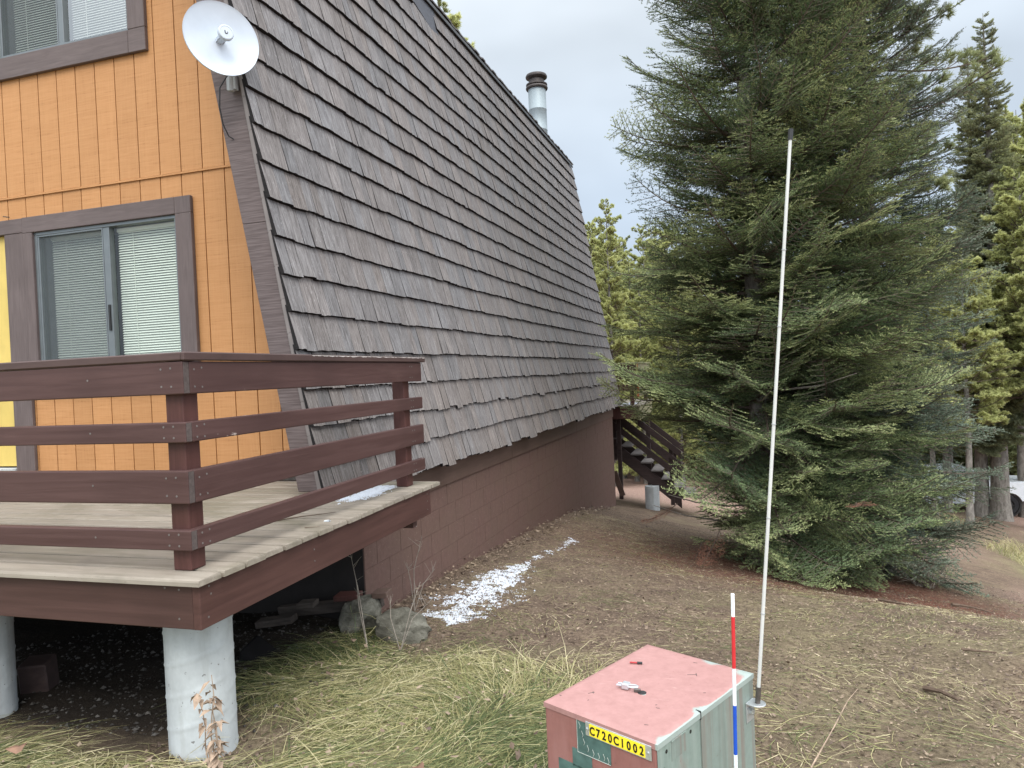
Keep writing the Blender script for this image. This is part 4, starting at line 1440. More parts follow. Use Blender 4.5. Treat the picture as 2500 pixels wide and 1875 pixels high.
# striped survey stake
sx_, sy_ = 0.0, 2.15
st = thing('survey_stake', (-.02, 2.15, tz(0, 2.15)), 'thin survey stake banded white, red, white and blue beside the box', 'stake')
zs_ = [(tz(0, 2.15) - .05, .459, 'white_paint'), (.459, .604, 'blue_paint'), (.604, .713, 'white_paint'), (.713, .865, 'red_paint'), (.865, .931, 'white_paint')]
lean = lambda z: (0.0 - (.931 - z) * .020, 2.15, z)
for z0, z1, mt_ in zs_:
    MB().tube([lean(z0), lean(z1)], .0053, 12).build('band', mt_, st, smooth=True)

# ================================================================== DISH ANTENNA
ax = Vector((.822, -.575, .03)).normalized()
cD = Vector((-3.04, 3.95, 3.86))
sd_m = ax.to_track_quat('Z', 'Y').to_matrix().to_4x4()
DM = Matrix.Translation(cD) @ sd_m
dish = thing('dish_antenna', (-3.12, 4.17, 3.70), 'white round dish antenna mounted on the barge board', 'antenna')
R0, dep = .235, .046
prof = [(max(.001, R0 * k / 14), -dep + dep * (k / 14) ** 2) for k in range(15)]
prof += [(R0 + .004, .003), (R0 + .004, -.008), (R0 - .006, -.010)]
prof += [(R0 * k / 10, -dep - .006 + dep * (k / 10) ** 2) for k in range(9, 0, -1)] + [(.001, -dep - .006)]
rf = MB().lathe(prof, 64, DM).build('reflector', 'white_plastic', dish, smooth=True)
fd = MB()
fd.lathe([(.022, -dep), (.020, .0), (.020, .062), (.024, .066)], 20, DM)
fd.box(-.026, .026, -.012, .012, -dep + .001, .03, 0, (1, 1, 1), DM)
fdo = fd.build('feed_arm', 'white_plastic', dish, smooth=True)
hd_ = MB().lathe([(.001, .064), (.044, .066), (.050, .072), (.050, .086), (.046, .094), (.040, .096), (.038, .094), (.001, .095)], 36, DM).build('feed_head', 'white_plastic', fdo, smooth=True)
lg = MB()
# the small mark on the feed head: an open u of unequal strokes
pts = [(-.0085, .010), (-.0085, -.002), (-.006, -.008), (0, -.0105), (.006, -.008), (.0085, -.002), (.0085, .004)]
vx_, vy_ = DM.to_3x3().inverted() @ Vector((0, 0, 1)), None
up2 = Vector((vx_.x, vx_.y, 0)).normalized()
rt2 = Vector((up2.y, -up2.x, 0))
for k in range(len(pts) - 1):
    a, c = pts[k], pts[k + 1]
    A = rt2 * a[0] + up2 * a[1] + Vector((0, 0, .0965))
    C_ = rt2 * c[0] + up2 * c[1] + Vector((0, 0, .0965))
    w_ = .0016 + .0018 * (1 - k / 6)
    lg.tube([DM @ A, DM @ C_], w_ * .8, 6)
lg.build('emblem', 'ink', hd_)
bk = MB()
bp = DM @ Vector((0, 0, -dep - .005))
bk.tube([bp, bp - ax * .05, Vector((-3.13, 4.12, 3.80))], [.035, .032, .026], 14)
bk.tube([Vector((-3.13, 4.14, 3.98)), Vector((-3.13, 4.14, 3.60))], .019, 12)
bk.box(-3.165, -3.095, 4.135, 4.171, 3.61, 3.70)
bk.box(-3.165, -3.095, 4.135, 4.171, 3.88, 3.95)
bko = bk.build('mount', 'grey_plastic', dish, bevel=.002)
MB().tube([(-3.12, 4.10, 3.70), (-3.16, 4.06, 3.60), (-3.185, 4.08, 3.48), (-3.195, 4.12, 3.38), (-3.185, 4.16, 3.31), (-3.165, 4.185, 3.295)], .0045, 8).build('cable', 'black', dish, smooth=True)

# ================================================================== REAR DECK AND STAIRS
rd = thing('rear_deck', (-2.2, 17.5, -1.5), 'rear deck with olive boards and unpainted ends at the far corner of the cabin', 'deck')
RX, RY0, RY1 = -1.851, 16.2, 19.1
MB().box(-6.5, RX - .04, RY0, RY0 + .04, .455, .733).build('fascia', 'post_red', rd, bevel=.005)
MB().box(RX - .038, RX, RY0 - .001, RY1, .42, .725).build('fascia', 'olive_wood', rd, bevel=.005)
rdb = MB()
y = RY0 - .03
while y < RY1:
    rdb.box(-6.5, RX + .02, y, y + .138, .736, .765)
    y += .145
rdb.build('deck_boards', 'deck_board', rd)
for x, y in ((-2.02, 16.25), (-1.96, 18.6), (-3.8, 16.25)):
    MB().box(x - .045, x + .045, y, y + .09, .766, 1.64).build('post', 'post_red', rd, bevel=.004)
for z0, z1, mt_ in ((1.55, 1.69, 'post_red'), (1.365, 1.45, 'post_red'), (1.09, 1.235, 'post_red')):
    MB().box(-6.5, -1.895, RY0 - .0, RY0 + .038, z0, z1).build('rail', mt_, rd, bevel=.004)
for z0, z1 in ((1.55, 1.70), (1.09, 1.235), (.95, 1.03)):
    MB().box(-1.89, -1.852, RY0 + .001, 18.8, z0, z1).build('rail', 'olive_wood', rd, bevel=.004)
    MB().box(-1.893, -1.850, RY0 - .006, RY0 - .0005, z0, z1).build('rail_end', 'orange_end', rd)
MB().box(-6.5, -1.83, RY0 - .02, RY0 + .12, 1.702, 1.735).build('rail_cap', 'olive_wood', rd, bevel=.004)
MB().box(-1.95, -1.83, RY0 + .121, 18.8, 1.702, 1.735).build('rail_cap', 'olive_wood', rd, bevel=.004)
MB().box(-1.89, -1.79, 17.65, 17.75, -1.45, .42).build('post', 'stair_dark', rd, bevel=.004)
MB().box(-2.45, -2.36, 16.6, 16.69, -1.45, .45).build('post', 'stair_dark', rd, bevel=.004)
MB().beam((-2.50, 16.3, -.75), (-2.33, 16.34, -1.32), .04, .12, side=(0, 1, 0)).build('brace', 'rim', rd)
p_ = pier(-1.72, 16.9, .165, -1.95, -1.18, 'short grey concrete pier at the foot of the rear stairs')
snow_cells('snow_patch', -2.5, -1.95, 16.25, 17.4, 4000, lambda X, Y: .5 + .6 * (fnoise(X, Y, 6, 2) - .5) - 1.0 * sstep(np.abs(X + 2.22), .2, .3), lambda X, Y: 0 * X + .767, .03, 'white snow lying on the rear deck behind the rails')
rs = thing('stairs', (-1.2, 17.3, -1.7), 'dark brown wooden stairs running down from the rear deck', 'stairs')
gtx = tz(-1.0, 17.3)
for y in (16.95, 17.95):
    MB().hexa([(-3.5, y, .30), (-1.05, y, -1.72), (-1.05, y + .04, -1.72), (-3.5, y + .04, .30), (-3.5, y, .66), (-1.05, y, -1.40), (-1.05, y + .04, -1.40), (-3.5, y + .04, .66)]).build('stringer', 'stair_dark', rs)
for k in range(11):
    x, z = -3.35 + k * .232, .55 - k * .195
    MB().box(x, x + .27, 16.90, 18.04, z - .035, z).build('tread', 'tread_grey', rs, bevel=.004)
for y, dz in ((16.90, 0), (18.0, 0)):
    for o_, w_ in ((1.05, .14), (.78, .085), (.50, .14)):
        MB().hexa([(-3.5, y, .62 + o_ - w_ * 1.2), (-1.02, y, -1.42 + o_ - w_ * 1.2), (-1.02, y + .038, -1.42 + o_ - w_ * 1.2), (-3.5, y + .038, .62 + o_ - w_ * 1.2),
                   (-3.5, y, .62 + o_), (-1.02, y, -1.42 + o_), (-1.02, y + .038, -1.42 + o_), (-3.5, y + .038, .62 + o_)]).build('rail', 'stair_dark', rs)
    for x in (-1.3, -2.6):
        zz = .62 - (x + 3.5) * .8226
        MB().box(x, x + .09, y + .039, y + .128, zz - .45, zz + .95).build('post', 'stair_dark', rs, bevel=.004)

# ================================================================== PICKUP TRUCK (partly hidden by the trunks)
tk = thing('pickup_truck', (9.8, 34.0, -5.05), 'white pickup truck parked behind the grey tree trunks', 'truck', rz=rad(4))
ZT_ = -5.06


def tkp(mb, sec, y0, y1, mi=0):
    """extrude an x-z outline between y0 and y1"""
    n = len(sec)
    vs = [(x, y0, z) for x, z in sec] + [(x, y1, z) for x, z in sec]
    return mb.add(vs, [tuple(range(n)), tuple(reversed(range(n, 2 * n)))] + [(i, (i + 1) % n, n + (i + 1) % n, n + i) for i in range(n)], mi)


def arch(cx_, r_, z0, n=10):
    return [(cx_ + r_ * math.cos(a), max(z0, .42 + r_ * math.sin(a))) for a in np.linspace(0, math.pi, n)]


TL = Matrix.Translation((9.3, 33.2, ZT_)) @ Matrix.Rotation(rad(3), 4, 'Z')
wx = 1.58            # rear wheel; the truck faces -x, its tail at +x
fw = -1.95
sec = [(2.62, .62), (2.66, 1.0), (2.63, 1.36)] + [(.62, 1.36), (.60, 1.36), (-1.35, 1.32), (-2.75, 1.22), (-2.95, 1.05), (-2.98, .60)] + \
      [(fw - .52, .55)] + [(p[0], p[1]) for p in reversed(arch(fw, .52, .55))] + [(fw + .52, .50), (wx - .52, .50)] + [(p[0], p[1]) for p in reversed(arch(wx, .52, .55))] + [(wx + .52, .60)]
o = MB()
tkp(o, sec, 0, 1.9)
o.v = [tuple(TL @ Vector(v)) for v in o.v]
o.build('body', 'car_paint', tk, bevel=.04, seg=3)
o = MB()
cab = [(.55, 1.365), (.42, 1.86), (.2, 1.92), (-.75, 1.92), (-1.0, 1.86), (-1.5, 1.36)]
tkp(o, cab, .12, 1.78)
o.v = [tuple(TL @ Vector(v)) for v in o.v]
cabo = o.build('cab', 'car_paint', tk, bevel=.05, seg=3)
for q in ([(.40, 1.42), (.32, 1.80), (-.18, 1.82), (-.18, 1.42)], [(-.26, 1.42), (-.26, 1.82), (-.85, 1.82), (-1.2, 1.42)]):
    o = MB()
    tkp(o, q, .10, .119)
    o.v = [tuple(TL @ Vector(v)) for v in o.v]
    o.build('side_window', 'car_glass', cabo)
for cx_ in (wx, fw):
    for yy in (.06, 1.62):
        WM = TL @ Matrix.Translation((cx_, yy, .41)) @ Matrix.Rotation(rad(-90), 4, 'X')
        w_ = MB().lathe([(.24, .0), (.36, -.01), (.405, .03), (.41, .12), (.405, .21), (.36, .24), (.24, .23)], 32, WM).build('tyre', 'tyre', tk, smooth=True)
        rm_ = MB().lathe([(.245, .0), (.235, .01), (.20, .04), (.001, .03)], 24, WM)
        for k in range(6):
            a = k * math.pi / 3
            rm_.beam(WM @ Vector((.05 * math.cos(a), .05 * math.sin(a), .012)), WM @ Vector((.225 * math.cos(a), .225 * math.sin(a), .012)), .05, .03)
        rm_.build('rim', 'black', w_)
        MB().lathe([(.43, .03), (.50, .03), (.50, .22), (.43, .22)], 28, WM).build('wheel_well', 'black', tk)
MB().box(2.62, 2.82, .02, 1.88, .58, .72, 0, (1, 1, 1), TL).build('bumper', 'zinc', tk, bevel=.03, seg=2)
MB().box(2.58, 2.67, -.012, .10, .98, 1.28, 0, (1, 1, 1), TL).build('tail_light', 'car_red', tk, bevel=.01)
for x in (-.22, -1.25):
    MB().box(x, x + .006, -.004, .002, .58, 1.33, 0, (1, 1, 1), TL).build('door_gap', 'black', tk)
    MB().box(x - .28, x - .1, -.03, .0, 1.13, 1.16, 0, (1, 1, 1), TL).build('door_handle', 'car_paint', tk, bevel=.008)
#@@VEG

# ================================================================== TREES
def norm(v):
    return v / np.maximum(np.linalg.norm(v, axis=-1, keepdims=True), 1e-9)


def needles_on(segs, r_, step, ln, w, per, spread=.8, upb=.35, fw_=.6):
    """segs: list of (p0, p1, up, light). returns tri array + tint"""
    P0 = np.array([s[0] for s in segs]); P1 = np.array([s[1] for s in segs]); UP = np.array([s[2] for s in segs]); LT = np.array([s[3] for s in segs])
    D = P1 - P0
    Ls = np.linalg.norm(D, axis=1)
    cnt = np.maximum(1, np.ceil(Ls / step).astype(int)) * per
    ii = np.repeat(np.arange(len(segs)), cnt)
    n = len(ii)
    tpos = r_.random(n)
    d = norm(D)[ii]
    up = UP[ii]
    lat = np.cross(d, up)
    p = P0[ii] + D[ii] * tpos[:, None]
    sgn = np.where(r_.random(n) < .5, -1, 1) * (0.35 + .65 * r_.random(n))
    dirn = norm(d * fw_ + lat * (spread * sgn)[:, None] + up * (upb + .45 * (r_.random(n) - .35))[:, None])
    lnv = ln * (.75 + .5 * r_.random(n))
    hw = d * (w * .5)
    V = np.stack([p - hw, p + hw, p + dirn * lnv[:, None]], 1)
    tint = np.clip(LT[ii] + .22 * (r_.random(n) - .5), 0, 1)
    return V, tint


def stick_tris(segs, rad0, rad1):
    """thin 3-sided sticks"""
    P0 = np.array([s[0] for s in segs]); P1 = np.array([s[1] for s in segs])
    d = norm(P1 - P0)
    ref = np.where(np.abs(d[:, 2:3]) < .9, np.array([[0, 0, 1.]]), np.array([[1., 0, 0]]))
    s = norm(np.cross(d, ref)); u = np.cross(s, d)
    out = []
    r0 = np.asarray(rad0)[:, None] if np.ndim(rad0) else rad0
    r1 = np.asarray(rad1)[:, None] if np.ndim(rad1) else rad1
    c = [(1, 0), (-.5, .866), (-.5, -.866)]
    A = [P0 + r0 * (s * a + u * b) for a, b in c]
    B = [P1 + r1 * (s * a + u * b) for a, b in c]
    for k in range(3):
        j = (k + 1) % 3
        out.append(np.stack([A[k], A[j], B[j]], 1))
        out.append(np.stack([A[k], B[j], B[k]], 1))
    return np.concatenate(out)


def fir_branch(L, r_, sp2=.082, sp3=.066, step=.0135, ln=.021, w=.0105, per=2, lvl3=True):
    """a flat spray: axis along +x with alternate side shoots; returns needle tris, tints, stick tris"""
    n = 14
    xs = np.linspace(0, L, n)
    ph = r_.random() * 6
    ax_ = np.stack([xs, .04 * L * np.sin(xs / L * 3 + ph), -.06 * L * np.sin(xs / L * 2.6) + .16 * L * (xs / L) ** 3], 1)
    up0 = np.array([0, 0, 1.])
    segs, st, sr = [], [], []
    for i in range(n - 1):
        st.append((ax_[i], ax_[i + 1]))
        sr.append(.012 * L * (1 - i / n) + .0025)
        if i > n * .45:
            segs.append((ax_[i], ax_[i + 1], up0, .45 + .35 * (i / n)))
    x = .14 * L
    side = 1
    while x < L * .985:
        f_ = x / L
        i = min(int(f_ * (n - 1)), n - 2)
        p = ax_[i] + (ax_[i + 1] - ax_[i]) * (f_ * (n - 1) - i)
        l2 = (.46 * L * (1 - f_) ** .62 * min(1, .25 + f_ * 2.2) + .06) * r_.uniform(.7, 1.15)
        if r_.random() < .05:
            l2 *= .3
        ang = rad(r_.uniform(42, 62))
        d = np.array([math.cos(ang), side * math.sin(ang), r_.uniform(-.12, .12)])
        roll_ = r_.uniform(-.25, .25)
        up = norm(np.array([0, roll_, 1.0]))
        k2 = max(3, int(l2 / .09))
        q = p.copy()
        dd = d.copy()
        for k in range(k2):
            q2 = q + dd * (l2 / k2)
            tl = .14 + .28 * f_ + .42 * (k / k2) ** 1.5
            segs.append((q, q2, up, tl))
            st.append((q, q2)); sr.append(.0035 * (1 - k / k2) + .0012)
            if lvl3:
                m_ = max(1, int((l2 / k2) / sp3))
                for j in range(m_):
                    for s3 in (-1, 1):
                        rem = l2 * (1 - (k + j / m_) / k2)
                        l3 = min(.34 * rem + .035, .26) * r_.uniform(.6, 1.15)
                        a3 = rad(r_.uniform(38, 58))
                        lat = np.cross(up, dd)
                        d3 = dd * math.cos(a3) + lat * (s3 * math.sin(a3)) + up * r_.uniform(-.08, .16)
                        b_ = q + (q2 - q) * ((j + r_.random() * .8) / m_)
                        segs.append((b_, b_ + d3 * l3, up, tl + .10 + .18 * r_.random()))
            q = q2
            dd = norm(dd + np.array([.03, 0, .02 + r_.uniform(-.04, .05)]))
        x += sp2 * r_.uniform(.7, 1.3) * .5
        side = -side
    V, T = needles_on(segs, r_, step, ln, w, per)
    return V, T, stick_tris(st, np.array(sr), np.array(sr) * .8)


def pine_branch(L, r_, ln=.065, w=.012, tuft=34, nsub=8, gap=.0):
    """pine limb: bare inner part, upturned shoots ending in bottle-brush tufts"""
    n = 10
    xs = np.linspace(0, L, n)
    ax_ = np.stack([xs, .06 * L * np.sin(xs / L * 4 + r_.random() * 6), .10 * L * (xs / L) ** 2 - .05 * L * np.sin(xs / L * 3)], 1)
    st, sr, V, T = [], [], [], []
    tips = []
    for i in range(n - 1):
        st.append((ax_[i], ax_[i + 1])); sr.append(.014 * L * (1 - i / n) + .003)
    tips.append((ax_[-2], ax_[-1] + np.array([.05, 0, .06])))
    for k in range(nsub):
        f_ = r_.uniform(.28, .97)
        i = min(int(f_ * (n - 1)), n - 2)
        p = ax_[i]
        l2 = L * .38 * (1.15 - f_) * r_.uniform(.6, 1.3) + .08
        a = r_.uniform(-1, 1)
        d = norm(np.array([.75, a, r_.uniform(.1, .6)]))
        q = p + d * l2 * .6
        d2 = norm(d + np.array([0, 0, .5]))
        q2 = q + d2 * l2 * .4
        st += [(p, q), (q, q2)]; sr += [.005, .0035]
        tips.append((q - d * l2 * .15, q2))
        for _ in range(2):
            d3 = norm(d + r_.normal(size=3) * .45 + np.array([0, 0, .3]))
            b_ = p + d * l2 * r_.uniform(.35, .7)
            q3 = b_ + d3 * l2 * .45
            st.append((b_, q3)); sr.append(.003)
            tips.append((b_ + d3 * l2 * .12, q3))
    for a_, c_ in tips:
        d = norm(c_ - a_)
        m_ = int(tuft * r_.uniform(.7, 1.2))
        tpos = r_.random(m_) ** .7
        p = a_ + (c_ - a_) * tpos[:, None]
        rv = norm(r_.normal(size=(m_, 3)))
        dirn = norm(rv - d * (rv @ d)[:, None] * .6 + d * .75 + np.array([0, 0, .15]))
        lv = ln * (.7 + .6 * r_.random(m_))
        sv = norm(np.cross(dirn, r_.normal(size=(m_, 3)))) * w * .5
        V.append(np.stack([p - sv, p + sv, p + dirn * lv[:, None]], 1))
        T.append(np.clip(.35 + .35 * tpos + .3 * (r_.random(m_) - .5), 0, 1))
    return np.concatenate(V), np.concatenate(T), stick_tris(st, np.array(sr), np.array(sr) * .75)


def trunk_mesh(h, r0, r_, lean=.0, n=12, rt=.006, z0=-.4):
    mb = MB()
    k = 16
    pts, rr = [], []
    ph = r_.random() * 6
    for i in range(k + 1):
        f_ = i / k
        z = z0 + (h - z0) * f_
        pts.append((lean * f_ * h + .025 * math.sin(z * .9 + ph) * min(1, z), .025 * math.cos(z * .7 + ph) * min(1, z), z))
        flare = 1 + .45 * math.exp(-max(0, z) / (.9 * r0 + .08))
        rr.append((r0 * (1 - f_) ** .85 + rt) * flare)
    mb.tube(pts, rr, n)
    return mb


def fir_crown(h, R, r_, templates, levels, per, zlo=.35, zmax=None, ex=.62, el=(-16, 26), base=(0, 0, 0), clip_ground=False, tint_sd=.10, keep=None, keep_tip=None, Lmax=9, esd=6, rsd=.16, lv=(.72, 1.12), thin=.45):
    """place copies of branch sprays round a trunk. templates: list of (L, V, T, S)"""
    VV, TT, SS = [], [], []
    zc = zlo
    dz = (h * .97 - zlo) / levels
    for i in range(levels):
        f_ = (zc - zlo) / (h - zlo)
        if zmax and zc > zmax:
            break
        nb = max(3, int(round(per * (1 - thin * f_))))
        a0 = r_.random() * 6.28
        for k in range(nb):
            az = a0 + 2 * math.pi * k / nb + r_.normal() * .25
            if keep and r_.random() > keep(az, zc):
                continue
            L = min(Lmax, R * (1 - f_) ** ex * r_.uniform(*lv) + .12)
            if f_ < .08:
                L *= r_.uniform(.7, 1.0)
            Lt, V, T, St = min(templates, key=lambda q: abs(q[0] - L) + r_.random() * .35)
            s_ = L / Lt
            sc3 = np.array([s_, s_ ** .8, s_ ** .6])
            e_ = rad(el[0] + (el[1] - el[0]) * f_ ** .8 + r_.normal() * esd)
            roll_ = r_.normal() * rsd
            fl = 1 if r_.random() < .5 else -1
            droop = (-.085 + .10 * f_) * r_.uniform(.5, 1.5)
            zj = r_.uniform(-.7, .7)
            ca, sa, ce, se, cr_, sr_ = math.cos(az), math.sin(az), math.cos(e_), math.sin(e_), math.cos(roll_), math.sin(roll_)

            def tr(A):
                B = A * sc3
                B = B * np.array([1, fl, 1])
                B[..., 2] += droop * B[..., 0] ** 2 / max(L, .5) + max(0, .05 - droop) * np.maximum(0, B[..., 0] - .65 * L) ** 2 * 1.2
                y_, z_ = B[..., 1] * cr_ - B[..., 2] * sr_, B[..., 1] * sr_ + B[..., 2] * cr_
                x_, z_ = B[..., 0] * ce - z_ * se, B[..., 0] * se + z_ * ce
                return np.stack([x_ * ca - y_ * sa, x_ * sa + y_ * ca, z_ + zc + dz * zj], -1)
            if keep_tip and r_.random() > keep_tip(tr(np.array([[Lt, 0., 0.]]))[0]):
                continue
            v = tr(V)
            VV.append(v); TT.append(np.clip(T + r_.normal() * tint_sd, 0, 1)); SS.append(tr(St))
        zc += dz
    V, T, St = np.concatenate(VV), np.concatenate(TT), np.concatenate(SS)
    if clip_ground:
        c = V.mean(1)
        k = c[:, 2] > terr(c[:, 0] + base[0], c[:, 1] + base[1], False) - base[2] + .03
        V, T = V[k], T[k]
        c = St.mean(1)
        St = St[c[:, 2] > terr(c[:, 0] + base[0], c[:, 1] + base[1], False) - base[2] + .03]
    return V, T, St


def crown_obj(V, T, St, mats, parent, name='crown'):
    A = np.concatenate([V, St])
    return soup(name, A, np.concatenate([T, np.full(len(St), .4)]), mats, np.r_[np.zeros(len(V), int), np.ones(len(St), int)], parent)


rT = np.random.default_rng(21)
NEAR = [(L, *fir_branch(L, rT)) for L in (.5, .9, 1.4, 1.4, 2.0, 2.0)]
print('template tris', [len(t_[1]) for t_ in NEAR])


def near_fir(x, y, h, R, seed, levels, per, leaf, label, r0, zlo=.3, ex=.62, group=None, el=(-14, 30), deads=(), keep=None, keep_tip=None):
    r_ = np.random.default_rng(seed)
    z = tz(x, y)
    root = thing('fir_tree', (x, y, z), label, 'tree', group)
    tm = trunk_mesh(h, r0, r_)
    tm.build('trunk', 'bark_grey', root, smooth=True, local=True)
    V, T, St = fir_crown(h, R, r_, NEAR, levels, per, zlo=zlo, zmax=10.2, ex=ex, el=el, base=(x, y, z), clip_ground=True, tint_sd=.15, keep=keep, keep_tip=keep_tip, esd=11, rsd=.34, lv=(.62, 1.12), thin=.10)
    print('fir tris', len(V) + len(St))
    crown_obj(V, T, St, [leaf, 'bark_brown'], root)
    for (az, zz, L, e_, s_) in deads:
        Lt, Vt, Tt, S2 = NEAR[1]
        keep = r_.random(len(Vt)) < .6
        M_ = Matrix.Rotation(az, 3, 'Z') @ Matrix.Rotation(-rad(e_), 3, 'Y')
        A = np.concatenate([Vt[keep], S2]) * s_
        A = A @ np.array(M_).T + np.array([L * math.cos(az), L * math.sin(az), zz])
        o_ = soup('dead_branch', A, np.r_[Tt[keep], np.full(len(S2), .4)], ['dead_needles', 'bark_brown'], np.r_[np.zeros(keep.sum(), int), np.ones(len(S2), int)], root)
        o_['label'] = 'rust brown dead branch'
    # bare grey limbs curving out under the crown
    for k in range(16):
        lm = MB()
        az = r_.uniform(0, 6.28)
        z1 = r_.uniform(.3, 3.6)
        L = R * r_.uniform(.35, .75)
        p = [(0, 0, z1)]
        for q in (.35, .7, 1):
            p.append((L * q * math.cos(az + .15 * q), L * q * math.sin(az + .15 * q), z1 - .22 * L * q + .30 * L * q * q))
        lm.tube(p, [.02, .015, .010, .005], 6)
        lm.build('bare_limb', 'twig_grey', root, smooth=True, local=True)
    return root


def keep1(az, z):
    k = 1.0
    if z < 1.0:
        k *= .55
    return k


def tip1(p):
    # open view past the left foot of the tree towards the stairs
    if p[0] < -.75 and p[2] < 1.0:
        return .06
    if p[0] < -.95 and p[2] < 1.75:
        return .16
    if p[0] < -1.5 and p[2] < 3.0:
        return .5
    return 1.0


def keep2(az, z):
    return .5 if z < .9 else 1.0


near_fir(.43, 10.45, 13.0, 2.32, 31, 46, 12, 'fir_needles', 'tall dark green fir nearest the cabin, with a pale trunk showing behind the white rod', .15, zlo=.35, ex=.60, keep=keep1, keep_tip=tip1,
         deads=((-2.0, .75, 1.35, -40, .62), (-2.25, .55, 1.25, -55, .55), (-2.75, .95, 1.2, -30, .6)))
near_fir(1.28, 10.9, 14, 2.0, 57, 46, 11, 'fir_needles', 'dark green fir right of the white rod, its lowest boughs sweeping the ground', 0.14, zlo=.35, ex=.52, keep=keep2,
         deads=((-1.5, 1.35, 1.85, 5, .55),))
near_fir(2.2, 12.2, 15, 1.75, 83, 44, 11, 'blue_needles', 'bluish green fir at the right side of the dark clump of firs', .16, zlo=.2, ex=.42)

# pine with long tufted limbs behind the firs
rP = np.random.default_rng(5)
PB = [(L, *pine_branch(L, rP, ln=.075, w=.010, tuft=60, nsub=int(9 + 4 * L))) for L in (1.0, 1.6, 2.2)]


def pine(x, y, h, R, r0, label, templates, leaf, seed, levels, per, zlo, ex=.45, esd=13, rsd=.5, lv=(.55, 1.15), el=(5, 35), group=None, bark='bark_grey', name='pine_tree', Lmax=9, tint_sd=.10):
    r_ = np.random.default_rng(seed)
    root = thing(name, (x, y, tz(x, y)), label, 'tree', group)
    trunk_mesh(h * .975, r0, r_).build('trunk', bark, root, smooth=True, local=True)
    V, T, St = fir_crown(h, R, r_, templates, levels, per, zlo=zlo, ex=ex, el=el, Lmax=Lmax, tint_sd=tint_sd, esd=esd, rsd=rsd, lv=lv)
    crown_obj(V, T, St, [leaf, 'bark_brown'], root)
    return root


pine(2.45, 13.4, 15.5, 2.05, .17, 'olive green pine behind the firs, its tufted limbs reaching out at the upper right', PB, 'pine_dark', 11, 13, 6, 6.2, ex=.35, el=(-4, 25))

# far trees: a few kinds, copied with their parts
FB = [(L, *fir_branch(L, rT, sp2=.14, sp3=.14, step=.04, ln=.085, w=.035, per=2, lvl3=True)) for L in (.5, 1.0, 1.6)]
FPB = [(L, *pine_branch(L, rP, ln=.085, w=.022, tuft=38, nsub=int(9 + 4 * L))) for L in (.9, 1.5, 2.2)]
proto = {}


def far_tree(kind, x, y, h, rz, label, group=None, wid=1.0):
    if kind not in proto:
        if kind == 'spruce_tree':
            r_ = pine(x, y, 20, 1.9, .34, label, FB, 'spruce_needles', 201, 78, 7, 3.6, ex=.75, el=(-24, 18), esd=8, rsd=.25, lv=(.6, 1.15), name='spruce_tree', bark='bark_grey')
        elif kind == 'pine_a':
            r_ = pine(x, y, 12, 1.5, .11, label, FPB, 'pine_needles', 301, 34, 7, 1.0, ex=.55, el=(0, 40))
        elif kind == 'pine_b':
            r_ = pine(x, y, 12, 1.9, .13, label, FPB, 'pine_needles', 302, 30, 7, 1.4, ex=.40, el=(-5, 35))
        elif kind == 'pine_d':
            r_ = pine(x, y, 12, 1.7, .13, label, FPB, 'pine_needles', 304, 28, 7, 4.4, ex=.5, el=(0, 40))
        else:
            r_ = pine(x, y, 12, 1.6, .13, label, FPB, 'pine_dark', 303, 30, 7, .8, ex=.55, el=(-8, 35))
        proto[kind] = (r_, 20 if kind == 'spruce_tree' else 12)
        root = r_
    else:
        src = proto[kind][0]
        root = src.copy()
        COL.objects.link(root)
        for c in src.children:
            d = c.copy()
            COL.objects.link(d)
            d.parent = root
    s_ = h / proto[kind][1]
    root.location = (x, y, tz(x, y) - .1)
    root.rotation_euler = (0, 0, rz)
    root.scale = (s_ * wid, s_ * wid, s_)
    root['label'] = label
    if group:
        root['group'] = group
    elif 'group' in root:
        del root['group']
    return root


ra = np.random.default_rng(99)


def top_h(x, y, z):
    return z - tz(x, y)


# salient ones
far_tree('spruce_tree', 10.05, 31.6, top_h(10.05, 31.6, 15.2), .3, 'tall narrow spruce at the right with a thick grey trunk, taller of a pair', wid=.95)
far_tree('spruce_tree', 9.55, 31.9, top_h(9.55, 31.9, 14.2), 2.1, 'narrow spruce grown against the left side of the tall right spruce', wid=.8)
far_tree('pine_b', -11.5, 30, top_h(-11.5, 30, 18.4), .4, 'pine whose tip just shows above the shake wall at the top of the picture')
far_tree('pine_a', -3.75, 25, top_h(-3.75, 25, 7.9), 1.0, 'slim yellow green pine with the tallest tip between cabin and firs')
far_tree('pine_a', -3.25, 32, top_h(-3.25, 32, 8.3), 2.2, 'yellow green pine tip just left of the dark fir, behind the rear deck')
far_tree('pine_a', -5.55, 32, top_h(-5.55, 32, 8.6), 3.2, 'yellow green pine half hidden by the rear edge of the shake wall')
far_tree('pine_d', 12.4, 33, top_h(12.2, 33, 12.0), 4.2, 'bright yellow green pine cut by the right edge of the frame')
far_tree('pine_d', 10.9, 28.5, top_h(10.9, 28.5, 7.8), .8, 'bushy yellow green pine low in front of the tall right spruce', wid=.9)
